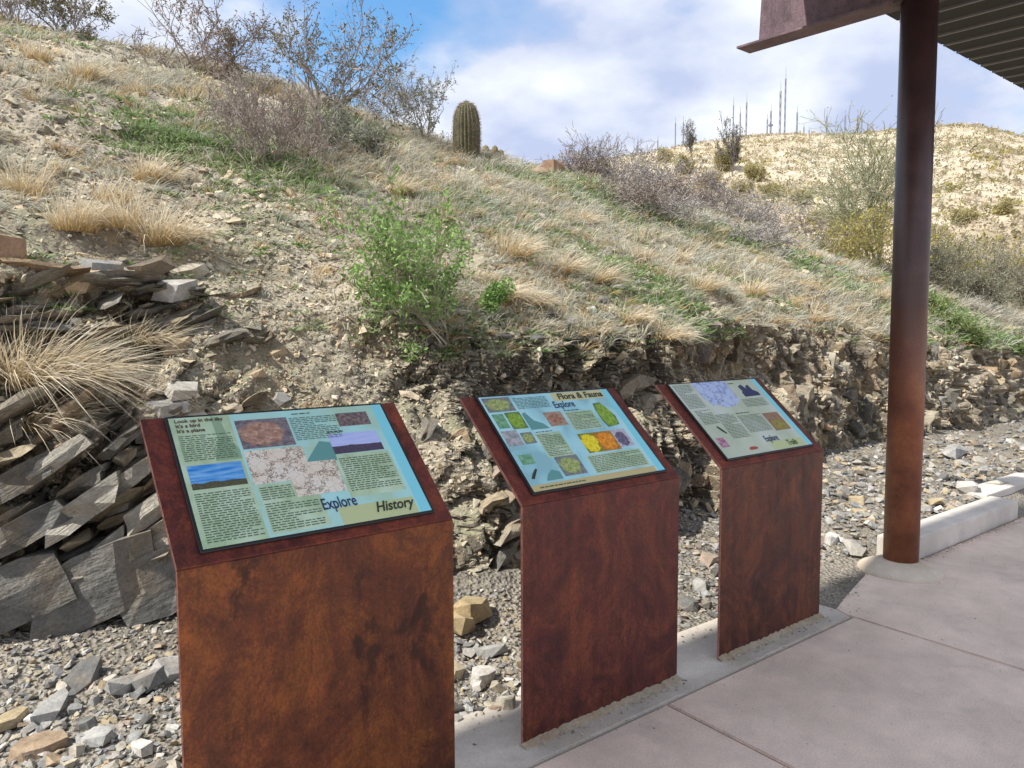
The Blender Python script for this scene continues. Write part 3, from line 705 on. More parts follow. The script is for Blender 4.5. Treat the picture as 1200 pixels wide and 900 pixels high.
PM = {
 'bg1': print_bg('print_history', (0.42, 0.64, 0.50), (0.42, 0.72, 0.68), (0.42, 0.78, 0.78)),
 'bg2': print_bg('print_flora', (0.28, 0.54, 0.60), (0.38, 0.72, 0.80), (0.48, 0.80, 0.86)),
 'bg3': print_bg('print_third', (0.48, 0.57, 0.44), (0.54, 0.62, 0.50), (0.60, 0.68, 0.62)),
 'cyan': flat_mat('print_cyan', (0.24, 0.70, 0.82)), 'sage': print_bg('print_sage', (0.38, 0.54, 0.34), (0.48, 0.64, 0.44), (0.55, 0.72, 0.54), 8),
 'pale': flat_mat('print_pale_green', (0.52, 0.60, 0.32)), 'yel': flat_mat('print_cream', (0.62, 0.60, 0.33)), 'gold': flat_mat('print_gold', (0.55, 0.48, 0.24)),
 'ink': flat_mat('print_ink', (0.035, 0.045, 0.03)), 'inksoft': flat_mat('print_ink_soft', (0.08, 0.12, 0.08)), 'inkb': flat_mat('print_ink_blue', (0.03, 0.04, 0.12)), 'inkbrown': flat_mat('print_ink_brown', (0.12, 0.05, 0.03)), 'inkgreen': flat_mat('print_ink_green', (0.08, 0.14, 0.05)),
 'hill': flat_mat('print_teal_hill', (0.13, 0.34, 0.33)), 'hill2': flat_mat('print_green_shape', (0.27, 0.42, 0.27)), 'grey': print_noise('print_grey', [(0.3, (0.1, 0.11, 0.12)), (0.6, (0.5, 0.52, 0.55))], 5),  # hill2 is flat green ink for a printed shape
 'petro': print_blob('print_red_rock', ((0.05, 0.04, 0.05), (0.34, 0.30, 0.34)), ((0.16, 0.07, 0.05), (0.40, 0.24, 0.18), (0.66, 0.48, 0.36)), .45, .5, .46, .42),
 'dotty': print_noise('print_dotted', [(0.35, (0.05, 0.05, 0.06)), (0.5, (0.18, 0.13, 0.13)), (0.66, (0.34, 0.29, 0.28))], 12),
 'map': print_map('print_map', (0.80, 0.76, 0.67), (0.20, 0.14, 0.10), (0.92, 0.80, 0.68)),
 'bmap': print_map('print_blue_map', (0.50, 0.62, 0.86), (0.16, 0.17, 0.40), (0.80, 0.88, 1.0)),
 'lake': print_view('print_lake', (0.02, 0.22, 0.68), (0.22, 0.52, 0.88), (0.10, 0.10, 0.06), 0.36),
 'mtn': print_view('print_mountain', (0.42, 0.52, 0.92), (0.52, 0.60, 0.95), (0.09, 0.07, 0.12), 0.48),
 'leaf': print_blob('print_leaves', ((0.05, 0.10, 0.03), (0.24, 0.36, 0.14)), ((0.04, 0.12, 0.01), (0.22, 0.42, 0.05), (0.55, 0.66, 0.14)), .5, .5, .5, .5),
 'flow_y': print_blob('print_yellow_flower', ((0.06, 0.12, 0.02), (0.40, 0.36, 0.04)), ((0.50, 0.28, 0.01), (0.88, 0.74, 0.02), (0.95, 0.90, 0.15)), .5, .5, .55, .5),
 'flow_o': print_blob('print_orange_flower', ((0.20, 0.05, 0.02), (0.70, 0.36, 0.04)), ((0.35, 0.05, 0.01), (0.80, 0.28, 0.02), (0.95, 0.62, 0.10)), .5, .5, .5, .48),
 'purple': print_blob('print_purple', ((0.30, 0.28, 0.36), (0.70, 0.68, 0.78)), ((0.03, 0.03, 0.06), (0.14, 0.12, 0.20), (0.34, 0.30, 0.42)), .45, .45, .42, .42),
 'mouse': print_blob('print_brown_animal', ((0.20, 0.10, 0.07), (0.62, 0.46, 0.36)), ((0.05, 0.02, 0.02), (0.36, 0.18, 0.11), (0.62, 0.42, 0.30)), .5, .5, .4, .36),
 'bush': print_blob('print_bush', ((0.06, 0.10, 0.12), (0.34, 0.36, 0.34)), ((0.07, 0.11, 0.03), (0.34, 0.42, 0.14), (0.66, 0.68, 0.38)), .5, .5, .46, .42),
 'rust': print_blob('print_brown_view', ((0.20, 0.10, 0.06), (0.40, 0.26, 0.16)), ((0.12, 0.09, 0.02), (0.30, 0.26, 0.05), (0.46, 0.38, 0.12)), .55, .3, .5, .3),
 'pink': print_noise('print_pink', [(0.36, (0.15, 0.05, 0.1)), (0.6, (0.62, 0.32, 0.45))], 6), 'red': flat_mat('print_red', (0.40, 0.07, 0.05)), 'green2': print_noise('print_green_herb', [(0.36, (0.06, 0.24, 0.14)), (0.6, (0.25, 0.5, 0.3))], 7),
 'white': flat_mat('print_white', (0.78, 0.78, 0.74)), 'frame': flat_mat('sign_frame_black', (0.02, 0.022, 0.025)),
}
SW, GAP, SX0, SY, SH, TA, TB = 0.90, 0.3061, 0.4651, 2.1174, 0.9357, 0.4164, 0.3766
TLEN = math.hypot(TA, TB); TANG = math.atan2(TB, TA)
TH = 0.012
def plate(name, x0, x1, y0, y1, z0, z1, mat, parent):
    bm = box_bm(x0, x1, y0, y1, z0, z1, 0.0022, 1)
    me = bm_mesh(name, bm, mat); me.materials.append(M_edge)
    for p in me.polygons:
        if abs(p.normal.x) > 0.6: p.material_index = 1
    return obj(name, me, parent)
U0, V0, UW, VH = 0.078, 0.042, 0.750, 0.502       # print area on the top plate
ZP = 0.012
def P_(u, v): return (U0+u*UW, V0+v*VH)
def sheet(name, u0, v0, u1, v1, mat, parent, z, poly=None):
    q = poly or [(u0, v0), (u1, v0), (u1, v1), (u0, v1)]
    cx, cy = P_((u0+u1)/2, (v0+v1)/2)
    bm = bmesh.new(); bm.faces.new([bm.verts.new((P_(*p)[0]-cx, P_(*p)[1]-cy, 0)) for p in q])
    r = bmesh.ops.extrude_face_region(bm, geom=list(bm.faces)); bmesh.ops.translate(bm, verts=[e for e in r['geom'] if isinstance(e, bmesh.types.BMVert)], vec=(0, 0, -0.0003))
    bmesh.ops.recalc_face_normals(bm, faces=bm.faces)
    return obj(name, bm_mesh(name, bm, PM[mat]), parent, (cx, cy, z))
def text_block(u0, v0, u1, v1, lines, parent, mat='inksoft', z=ZP+0.0012):
    V, F = [], []; rr = random.Random(int(u0*1000+v0*77+lines))
    lh = (v1-v0)/lines
    for i in range(lines):
        u = u0; y0 = v1-(i+0.78)*lh; y1 = y0+lh*0.36; end = u1 if rr.random() < 0.8 else u0+(u1-u0)*rr.uniform(0.35, 0.95)
        while u < end:
            wl_ = rr.uniform(0.010, 0.034); e = min(u+wl_, end)
            b = len(V); V += [(*P_(u, y0), z), (*P_(e, y0), z), (*P_(e, y1), z), (*P_(u, y1), z)]; F.append((b, b+1, b+2, b+3))
            u = e+0.006
    return obj('text_block', mesh_np('text_block', np.array(V), np.array(F), PM[mat]), parent)
def lettering(s, u, v, size, parent, mat, shear=0.0, bold=0.0, wide=1.0, z=ZP+0.0018, tilt=0.0):
    cu_ = bpy.data.curves.new('lettering', 'FONT'); cu_.body = s; cu_.size = size; cu_.shear = shear; cu_.offset = bold; cu_.extrude = 0.0002
    tmp = bpy.data.objects.new('lettering_tmp', cu_); col.objects.link(tmp)
    bpy.context.view_layer.update()
    me = bpy.data.meshes.new_from_object(tmp.evaluated_get(bpy.context.evaluated_depsgraph_get()))
    bpy.data.objects.remove(tmp); me.materials.clear(); me.materials.append(PM[mat])
    o = obj('lettering', me, parent, (*P_(u, v), z)); o.scale = (wide, 1, 1); o.rotation_euler = (0, 0, tilt); return o
M_bead = concrete('grout_bead', (0.42, 0.35, 0.25), 0.7, (0.34, 0.17, 0.07))
def make_sign(i, front, label):
    t = empty('interpretive_sign', (SX0+i*(SW+GAP), SY, 0.0))
    tag(t, label, 'sign', 'rusted steel trail signs')
    plate('front_plate', 0, SW, 0, TH, 0.005, SH-0.004, front, t)
    tp = plate('top_plate', 0, SW, 0.0, TLEN, -TH, 0, M_rust_t, t)
    tp.location = (0, 0, SH); tp.rotation_euler = (TANG, 0, 0)
    dp = obj('display_panel', bm_mesh('display_panel', box_bm(U0-0.009, U0+UW+0.009, V0-0.009, V0+VH+0.009, 0.001, ZP-0.001, 0.001, 1), PM['frame']), t, (0, 0, SH))
    dp.rotation_euler = (TANG, 0, 0)
    V_, F_ = [], []; rb = np.random.default_rng(300+i); nx_ = 60
    for k_ in range(nx_+1):
        x_ = -0.008+(SW+0.016)*k_/nx_; wq = 0.030+rb.normal(0, .006); hq = 0.012+rb.normal(0, .003)
        V_ += [(x_, -wq, 0.0), (x_, -wq*0.5, hq*0.8), (x_, -0.001, hq+0.004)]
    for k_ in range(nx_):
        for j_ in (0, 1): F_.append((3*k_+j_, 3*k_+3+j_, 3*k_+4+j_, 3*k_+1+j_))
    obj('grout_bead', mesh_np('grout_bead', np.array(V_), np.array(F_), M_bead), t, (0, 0, 0.004))
    # steel channel that carries the panel from behind
    obj('bracket', bm_mesh('bracket', box_bm(0.2, SW-0.2, TH+0.001, TH+0.06, SH-0.34, SH-0.30, 0.003, 1), front), t)
    sheet('print', 0, 0, 1, 1, 'bg%d' % (i+1), dp, ZP)
    return t, dp
Z1, Z2 = ZP+0.0006, ZP+0.0010
# sign 1
s1, d = make_sign(0, M_rust_a, 'rusted steel sign titled Explore History with a cream map and lake photo')
sheet('colour_field', 0.0, 0.0, 0.25, 1.0, 'sage', d, ZP+.0003)
sheet('colour_field', 0.27, 0.02, 0.52, 0.39, 'sage', d, ZP+.0003)
sheet('colour_field', 0.65, 0.20, 0.925, 0.56, 'sage', d, ZP+.0003)
sheet('colour_band', 0.945, 0.0, 1.0, 1.0, 'cyan', d, ZP+.0003)
sheet('colour_field', 0.57, 0.0, 0.935, 0.135, 'pale', d, ZP+.0003)
sheet('picture', 0.51, 0.48, 0.66, 0.72, 'hill', d, ZP+.0004, [(0.51, .52), (0.66, .52), (0.66, .68), (.61, .70), (.57, .63), (.53, .56)])
for nm, mt in (((0.265, 0.69, 0.50, 0.94), 'petro'), ((0.262, 0.40, 0.52, 0.672), 'map'), ((0.42, 0.262, 0.645, 0.53), 'map'), ((0.02, 0.415, 0.238, 0.60), 'lake'), ((0.74, 0.815, 0.905, 0.94), 'dotty'), ((0.66, 0.57, 0.91, 0.75), 'mtn')):
    sheet('picture', *nm, mt, d, Z1 if mt != 'map' or nm[0] < 0.4 else Z1+.0003)
text_block(0.53, 0.955, 0.62, 0.975, 1, d, 'ink'); text_block(0.665, 0.76, 0.82, 0.785, 1, d, 'ink'); sheet('picture', 0.12, 0.60, 0.25, 1.0, 'hill2', d, ZP+.0005, [(.14, .62), (.25, .62), (.25, .70), (.22, .80), (.205, .98), (.17, 1.0), (.175, .80)]); text_block(0.02, 0.635, 0.235, 0.85, 13, d); text_block(0.02, 0.03, 0.24, 0.39, 21, d); text_block(0.275, 0.27, 0.41, 0.375, 6, d); text_block(0.275, 0.035, 0.50, 0.25, 12, d)
text_block(0.51, 0.72, 0.735, 0.935, 13, d); text_block(0.665, 0.245, 0.915, 0.535, 16, d)
for k, s in enumerate(('Look up in the sky', "It's a bird", "It's a plane")): lettering(s, 0.02, 0.955-k*0.042, 0.020, d, 'inkbrown', bold=0.0004)
lettering('Explore', 0.505, 0.135, 0.062, d, 'inkb', 0.0, 0.0006, 0.62); lettering('History', 0.735, 0.055, 0.056, d, 'ink', 0.35, 0.001, 0.82)
# sign 2
s2, d = make_sign(1, M_rust_b, 'rusted steel sign titled Explore Flora & Fauna with yellow and orange flowers')
sheet('colour_band', 0.945, 0.0, 1.0, 1.0, 'cyan', d, ZP+.0003)
sheet('colour_field', 0.0, 0.0, 0.93, 0.058, 'gold', d, ZP+.0003); sheet('colour_field', 0.52, 0.895, 0.945, 0.995, 'yel', d, ZP+.0003)
sheet('colour_field', 0.48, 0.075, 0.915, 0.265, 'sage', d, ZP+.0003); sheet('colour_field', 0.53, 0.54, 0.755, 0.76, 'sage', d, ZP+.0003); sheet('colour_field', 0.225, 0.295, 0.41, 0.555, 'sage', d, ZP+.0003)
for nm, mt in (((0.013, 0.825, 0.205, 0.985), 'bush'), ((0.108, 0.625, 0.215, 0.81), 'leaf'), ((0.012, 0.455, 0.118, 0.615), 'grey'), ((0.03, 0.26, 0.118, 0.36), 'green2'), ((0.375, 0.615, 0.51, 0.775), 'mouse'),
        ((0.52, 0.285, 0.64, 0.50), 'flow_y'), ((0.64, 0.285, 0.785, 0.50), 'flow_o'), ((0.79, 0.305, 0.905, 0.505), 'purple'), ((0.255, 0.095, 0.42, 0.295), 'bush')):
    sheet('picture', *nm, mt, d, Z1)
lp = [(0.80, .54), (.90, .56), (.915, .66), (.89, .76), (.86, .84), (.80, .83), (.785, .74), (.785, .62)]
sheet('picture', 0.785, 0.54, 0.915, 0.84, 'leaf', d, Z2, lp)
sheet('picture', 0.12, 0.08, 0.235, 0.18, 'hill', d, Z2, [(.12, .08), (.235, .08), (.235, .15), (.19, .18), (.15, .14)])
sheet('picture', 0.03, 0.11, 0.10, 0.21, 'ink', d, Z2, [(.03, .12), (.05, .115), (.07, .15), (.10, .2), (.09, .21), (.055, .165)])
text_block(0.54, 0.765, 0.66, 0.79, 1, d, 'ink'); text_block(0.24, 0.56, 0.36, 0.58, 1, d, 'ink'); sheet('picture', 0.02, 0.645, 0.095, 0.80, 'green2', d, Z1); sheet('picture', 0.13, 0.46, 0.21, 0.58, 'bush', d, Z1); sheet('picture', 0.225, 0.60, 0.36, 0.80, 'hill', d, ZP+.0004, [(.225, .60), (.36, .60), (.33, .66), (.28, .70), (.25, .80), (.225, .78)]); text_block(0.225, 0.835, 0.47, 0.97, 8, d); text_block(0.54, 0.55, 0.745, 0.75, 12, d); text_block(0.235, 0.305, 0.40, 0.545, 14, d); text_block(0.49, 0.085, 0.905, 0.255, 10, d); text_block(0.05, 0.015, 0.90, 0.045, 1, d)
lettering('Explore', 0.49, 0.815, 0.055, d, 'inkb', 0.0, 0.0006, 0.72); lettering('Flora & Fauna', 0.56, 0.912, 0.05, d, 'ink', 0.12, 0.001, 1.0)
# sign 3
s3, d = make_sign(2, M_rust_c, 'rusted steel sign with a pale blue map print beside the round post')
sheet('colour_band', 0.945, 0.0, 1.0, 1.0, 'cyan', d, ZP+.0003); sheet('colour_field', 0.54, 0.01, 0.925, 0.115, 'pale', d, ZP+.0003)
mpz = [(.23, 1.0), (.62, 1.0), (.61, .70), (.52, .64), (.40, .62), (.33, .68), (.28, .66), (.24, .80)]
sheet('picture', 0.23, 0.62, 0.62, 1.0, 'bmap', d, Z1, mpz)
loc_ = [(.71, .745), (.905, .75), (.905, .80), (.86, .84), (.85, .92), (.81, .90), (.80, .86), (.77, .93), (.72, .90), (.73, .83), (.71, .81)]
sheet('picture', 0.71, 0.745, 0.909, 0.926, 'inkb', d, Z1, loc_)
for nm, mt in (((0.725, 0.24, 0.915, 0.49), 'rust'), ((0.03, 0.13, 0.112, 0.25), 'pink')): sheet('picture', *nm, mt, d, Z1)
sheet('picture', 0.13, 0.29, 0.19, 0.40, 'ink', d, Z1, [(.13, .385), (.145, .40), (.175, .34), (.19, .295), (.175, .29), (.15, .33)])
sheet('picture', 0.275, 0.05, 0.38, 0.092, 'red', d, Z1, [(.275, .06), (.30, .05), (.36, .052), (.38, .07), (.35, .09), (.30, .088)])
text_block(0.44, 0.515, 0.60, 0.545, 1, d, 'ink'); text_block(0.63, 0.94, 0.70, 0.97, 1, d, 'ink'); text_block(0.02, 0.65, 0.20, 0.985, 17, d); text_block(0.43, 0.26, 0.705, 0.50, 14, d); text_block(0.21, 0.215, 0.405, 0.545, 18, d); text_block(0.04, 0.43, 0.20, 0.625, 10, d); text_block(0.63, 0.60, 0.90, 0.72, 6, d)
lettering('Explore', 0.515, 0.12, 0.055, d, 'inkb', 0.0, 0.0006, 0.68); lettering('Trails', 0.72, 0.035, 0.05, d, 'inkgreen', 0.3, 0.001, 0.8)

# ------------------------------------------------------------------ post, beam, roof
PX, PY = 4.948, 2.213
m = Mat('post_paint', 0.42, 0.5); P = m.world()
z_ = m.n('ShaderNodeSeparateXYZ'); m.l(P, z_.inputs[0])
f = m.math('ADD', m.math('MULTIPLY', z_.outputs[2], 0.42), m.math('MULTIPLY', m.noise(P, 3, 7, 0.65), 0.5))
worn = m.ramp(m.noise(P, 5, 8, 0.65), [(0.3, (0.11, 0.034, 0.02)), (0.5, (0.20, 0.066, 0.03)), (0.70, (0.29, 0.11, 0.05))])
paint = m.ramp(m.noise(P, 6, 7), [(0.35, (0.044, 0.022, 0.021)), (0.65, (0.068, 0.034, 0.031))])
c = m.mix(m.ramp(f, [(0.62, G3(0)), (1.18, G3(1))]), worn, paint)
fl = m.noise(P, 110, 4, 0.7)
c = m.mix(0.55, c, m.ramp(fl, [(0.34, G3(0.65)), (0.66, G3(1.45))]), 'MULTIPLY')
m.color(c); m.bump(fl, 0.2, 0.003); M_post = m.m
M_beam = rust('beam_steel', (0.085, 0.052, 0.062), (0.125, 0.08, 0.095), (0.17, 0.11, 0.12), 0.8, 0.5, 0.15)
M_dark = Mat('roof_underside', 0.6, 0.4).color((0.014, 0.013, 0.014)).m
def lathe(name, prof, seg, mat, parent, loc=(0, 0, 0), smooth=True, wob=0.0):
    V, F = [], []
    for i, (r, z) in enumerate(prof):
        for k in range(seg):
            a = k/seg*2*math.pi; rr = r*(1+wob*math.sin(3*a+1.3)+wob*0.7*math.sin(5*a))
            V.append((rr*math.cos(a), rr*math.sin(a), z))
    for i in range(len(prof)-1):
        for k in range(seg):
            a, b = i*seg+k, i*seg+(k+1) % seg
            F.append((a, b, b+seg, a+seg))
    return obj(name, mesh_np(name, np.array(V), np.array(F), mat, smooth), parent, loc)
post = empty('round_post', (PX, PY, 0)); tag(post, 'round brown steel post on a domed concrete foot, rusty orange low down', 'post')
lathe('shaft', [(0.0, 0.02), (0.107, 0.02), (0.107, 3.66), (0.0, 3.66)], 40, M_post, post)
M_grout = concrete('grout', (0.66, 0.57, 0.45), 0.4, (0.42, 0.24, 0.10))
lathe('concrete_foot', [(0.0, -0.03), (0.25, -0.03), (0.262, 0.006), (0.24, 0.026), (0.185, 0.050), (0.135, 0.070), (0.108, 0.078), (0.0, 0.078)], 44, M_grout, post, wob=0.015)
lathe('cap_plate', [(0.0, 3.655), (0.16, 3.655), (0.16, 3.672), (0.0, 3.672)], 4, M_post, post, smooth=False).rotation_euler = (0, 0, R(45))
roof = empty('shade_roof', (PX, PY, 3.67)); tag(roof, 'dark slatted shade roof carried by a deep plum steel beam on the post', 'roof')
roof.rotation_euler = (R(3.0), 0, 0)
BW, BD = 0.085, 0.46
bmx = empty  # (beam pieces below are parts of the roof)
beam = obj('beam', bm_mesh('beam', box_bm(-0.007, 0.007, -1.06, 1.16, 0.018, BD-0.018, 0), M_beam), roof)
obj('flange', bm_mesh('flange', box_bm(-BW, BW, -1.06, 1.30, 0.002, 0.018, 0.001, 1), M_beam), beam)
obj('flange', bm_mesh('flange', box_bm(-BW, BW, -1.06, 1.16, BD-0.018, BD-0.002, 0.001, 1), M_beam), beam)
for y in (-0.09, 0.09): obj('stiffener', bm_mesh('stiffener', box_bm(-BW+.005, -0.008, y-0.006, y+0.006, 0.019, BD-0.019, 0), M_beam), beam)
M_sun_block = Mat('sun_block_grey', 0.6, 0.4).color((0.52, 0.52, 0.52)).m
obj('sun_block_sheet', bm_mesh('sun_block_sheet', box_bm(-7.72, 9.1, -1.0, 0.855, BD+0.054, BD+0.075), M_sun_block), roof)  # sheet added over the slats so no sun stripes reach the paving
for y in (-0.25, -0.92):
    for xa, xb in ((-7.6, -0.09), (0.09, 9.0)):
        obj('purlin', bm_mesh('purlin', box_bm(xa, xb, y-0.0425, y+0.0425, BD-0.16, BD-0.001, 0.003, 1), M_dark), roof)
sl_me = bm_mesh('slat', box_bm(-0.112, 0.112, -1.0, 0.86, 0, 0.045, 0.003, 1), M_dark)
M_lit_gap = Mat('lit_gap_grey', 0.5, 0.4).color((0.20, 0.20, 0.20)).m  # grey strips stand in for light caught in the slat gaps
lit_gap_me = bm_mesh('rib', box_bm(-0.011, 0.011, -1.0, 0.85, -0.012, 0.04, 0.002, 1), M_lit_gap)
for k in range(60):  # unseen left run, sized to keep the paving in shade
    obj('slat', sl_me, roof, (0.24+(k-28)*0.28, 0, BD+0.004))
    obj('rib', lit_gap_me, roof, (0.38+(k-28)*0.28, 0, BD+0.004))

# ------------------------------------------------------------------ plants
def blades(base, dirv, L, W, droop, c0, c1, rng, seg=3, wind=(0.25, -0.1)):
    n = len(base); side = np.cross(dirv, rng.normal(size=(n, 3))); side /= np.linalg.norm(side, axis=1)[:, None]+1e-9
    V = np.zeros((n, 2*seg+1, 3)); C = np.zeros((n, 2*seg+1, 3))
    down = np.array([wind[0], wind[1], -1.0])
    for i in range(seg+1):
        t = i/seg; p = base+dirv*(L*t)[:, None]+down*(droop*L*t*t)[:, None]
        cc_ = c0*(1-t)+c1*t
        if i == seg: V[:, 2*seg] = p; C[:, 2*seg] = cc_
        else:
            w_ = (W*(1-0.75*t))[:, None]
            V[:, 2*i] = p-side*w_; V[:, 2*i+1] = p+side*w_; C[:, 2*i] = C[:, 2*i+1] = cc_
    f = []
    for i in range(seg-1): f += [(2*i, 2*i+1, 2*i+3), (2*i, 2*i+3, 2*i+2)]
    f.append((2*seg-2, 2*seg-1, 2*seg))
    F = (np.array(f)[None]+np.arange(n)[:, None, None]*(2*seg+1)).reshape(-1, 3)
    return V.reshape(-1, 3), F, C.reshape(-1, 3)
def cat(parts):
    V, F, C, off = [], [], [], 0
    for v, f, c_ in parts:
        V.append(v); F.append(f+off); C.append(c_); off += len(v)
    return np.concatenate(V), np.concatenate(F), np.concatenate(C)
def tint(rng, n, a, b, j=0.12):
    a, b = np.array(a), np.array(b); t = rng.random(n)[:, None]
    return np.clip((a*(1-t)+b*t)*np.exp(rng.normal(0, j, (n, 1))), 0, 0.9)
def tuft_parts(rng, n, L, spread, lean=(0, 0), colr=((0.48, 0.35, 0.16), (0.58, 0.44, 0.23)), tip=((0.76, 0.69, 0.54), (0.88, 0.83, 0.72)), rad=0.12, droop=0.6, W=0.0028):
    a = rng.uniform(0, 2*np.pi, n); q = rng.random(n)**0.6
    base = np.stack([np.cos(a)*q*rad, np.sin(a)*q*rad, np.zeros(n)-0.02], 1)
    d = np.stack([np.cos(a)*q*spread+lean[0]+rng.normal(0, .22, n), np.sin(a)*q*spread+lean[1]+rng.normal(0, .22, n), np.ones(n)], 1)
    d /= np.linalg.norm(d, axis=1)[:, None]
    Ls = L*rng.uniform(0.45, 1.1, n)
    return blades(base, d, Ls, np.full(n, W)*rng.uniform(.7, 1.3, n), droop*rng.uniform(0.3, 1.4, n), tint(rng, n, *colr), tint(rng, n, *tip), rng, 4)
def tuft(loc, rng, n, L, spread, lean, label, group=None, name='dry_grass_tuft', **k):
    V, F, C = tuft_parts(rng, n, L, spread, lean, **k)
    o = obj(name, mesh_np(name, V, F, M_veg, colr=C), None, loc); tag(o, label, 'grass', group); return o
TG = 'straw bunch grasses on the slope'
TL = 'windblown straw tuft on the open slope below the crest boulder'
for (px, py, n, L, sp, ln, lab) in [
        (45, 452, 760, 0.64, 0.8, (0.15, -0.25), 'big golden bunch grass on the rock ledge beside the blue-grey slabs'),
        (10, 440, 350, 0.42, 0.7, (-0.1, -0.2), 'golden bunch grass beside the big golden tuft on the rock ledge'),
        (168, 402, 420, 0.32, 0.7, (0.15, -0.2), 'small golden bunch grass tucked under the blue-grey ledge'),
        (190, 285, 520, 0.46, 0.9, (0.25, -0.25), 'wide pale bunch grass spilling over the upper ledge edge'),
        (140, 265, 380, 0.42, 0.7, (0.1, 0), 'pale bunch grass in the cluster above the slate ledge'), (88, 268, 380, 0.42, 0.65, (-.1, 0), 'pale bunch grass in the cluster above the slate ledge'), (178, 212, 380, 0.42, 0.7, (.2, 0), 'upright pale bunch grass uphill of the cluster above the ledge'), (28, 228, 340, 0.42, 0.55, (0, 0), 'bunch grass standing alone uphill of the orange-brown boulder'),
        (130, 235, 220, 0.34, 0.6, (0, 0), 'pale bunch grass in the cluster above the slate ledge'), (50, 500, 200, 0.42, 0.5, (0.9, -0.9), 'flattened straw tuft hanging down the rock face'),
        (110, 440, 260, 0.36, 0.9, (0.5, -0.5), 'leaning straw tuft between the two golden bunch grasses'), (468, 226, 260, 0.36, 0.45, (0, 0), 'small upright straw tuft below the barrel cactus'), (602, 300, 300, 0.42, 0.7, (.3, 0), 'straw tuft on the slope right beside the green leafy bush'), (748, 306, 300, 0.34, 0.45, (.1, 0), None),
        (655, 320, 380, 0.40, 0.9, (.5, -.1), None), (585, 350, 320, 0.34, 0.8, (.2, -.3), 'straw tuft on the slope right beside the green leafy bush'), (700, 330, 320, 0.36, 0.9, (.4, -.2), None), (820, 340, 300, 0.38, 0.8, (.4, -.1), 'straw tuft on the slope below the grey brush thicket'),
        (880, 345, 300, 0.40, 0.8, (.3, -.1), 'straw tuft on the slope below the grey brush thicket'), (620, 355, 260, 0.3, 0.9, (.3, -.3), 'straw tuft on the slope right beside the green leafy bush'), (790, 305, 240, 0.34, 0.7, (.3, 0), None), (950, 375, 260, 0.36, 0.9, (.2, -.2), 'straw tuft on the slope below the grey brush thicket'),
        (1028, 352, 300, 0.4, 0.6, (0, 0), 'straw tuft on the bank top close to the round post'), (735, 375, 280, 0.30, 1.0, (.2, -.4), None), (680, 262, 260, 0.36, 0.7, (.2, 0), None), (560, 330, 240, 0.3, 0.8, (.2, -.2), 'straw tuft on the slope right beside the green leafy bush'),
        (160, 110, 240, 0.34, 0.7, (.1, 0), 'straw tuft high on the slope near the ridge bushes'), (100, 90, 240, 0.36, 0.7, (.1, 0), 'straw tuft high on the slope near the ridge bushes'), (45, 70, 260, 0.36, 0.7, (.1, 0), 'straw tuft high on the slope near the ridge bushes'), (780, 395, 240, 0.28, 1.0, (.1, -.5), None)]:
    p = pick(px, py)
    if p is None: continue
    d_ = (p-Vector(CAM)).length
    tuft(p, rng, int(n*1.05), L*rng.uniform(0.95, 1.25), sp*rng.uniform(.7, 1.3), (ln[0]+rng.normal(0, .25), ln[1]+rng.normal(0, .25)), lab or TL, TG, W=0.0014+0.00028*d_)
for px, py in ((1150, 372), (1180, 380), (1128, 362)):
    p = pick(px, py)
    if p: tuft(p, rng, 420, 0.55, 1.0, (.2, 0), 'pale whitish grass mound beyond the round post', 'pale grass mounds beyond the post', name='pale_grass_mound',
               colr=((.36, .32, .25), (.45, .40, .32)), tip=((.56, .53, .47), (.68, .66, .60)), W=0.005)
# ground cover of low grey-straw grass and green sprouts: nobody could count it
gmask = np.where(cV > 1.0, 1.0, np.clip((cV-0.9)/0.1, 0, 1)*0.5)*(cV < 2.03)
nz = fbm(cC.reshape(-1, 3)*0.9, 4, 61).reshape(cV.shape)
right = np.clip((cC[..., 0]-2.2)/1.5, 0.0, 1)
gm = inview*gmask*np.clip(0.18+0.55*right+nz*2.0, 0.03, 1.6)*(1-0.85*earth)/np.maximum(cDist, 4)**1.8
Pn, Nn, Vn, Dn = scatter(5600, gm, rng)
parts = []
for k in range(len(Pn)):
    n_ = 22; s_ = np.clip(Dn[k]/7, 0.7, 1.6)
    a = rng.uniform(0, 2*np.pi, n_); qq = rng.random(n_)
    base = Pn[k]+np.stack([np.cos(a)*qq*0.07*s_, np.sin(a)*qq*0.07*s_, np.full(n_, -0.01)], 1)
    ln = rng.normal(0, .55, 2)+np.array([.1, -.05])
    d = np.stack([np.cos(a)*qq*0.8+ln[0], np.sin(a)*qq*0.8+ln[1], np.ones(n_)*0.9], 1); d /= np.linalg.norm(d, axis=1)[:, None]
    u = rng.random()
    if u < 0.55: cA, cB = (np.array((.42, .38, .27)), np.array((.68, .65, .54)))
    elif u < 0.82: cA, cB = (np.array((.38, .38, .31)), np.array((.60, .61, .55)))
    else: cA, cB = (np.array((.42, .30, .15)), np.array((.62, .50, .30)))
    j = np.exp(rng.normal(0, .15, (n_, 1)))
    parts.append(blades(base, d, rng.uniform(.08, .24, n_)*s_, np.full(n_, 0.0022+0.00032*Dn[k]), rng.uniform(.2, .7, n_), cA*j, cB*j, rng, 2))
V, F, C = cat(parts)
o = obj('dry_grass', mesh_np('dry_grass', V, F, M_veg, colr=C)); tag(o, 'thin dry grey and straw grass covering the hillside', 'grass', kind='stuff')
nz2 = fbm(cC.reshape(-1, 3)*0.75+31, 4, 71).reshape(cV.shape)
gpatch = np.zeros(cV.shape)
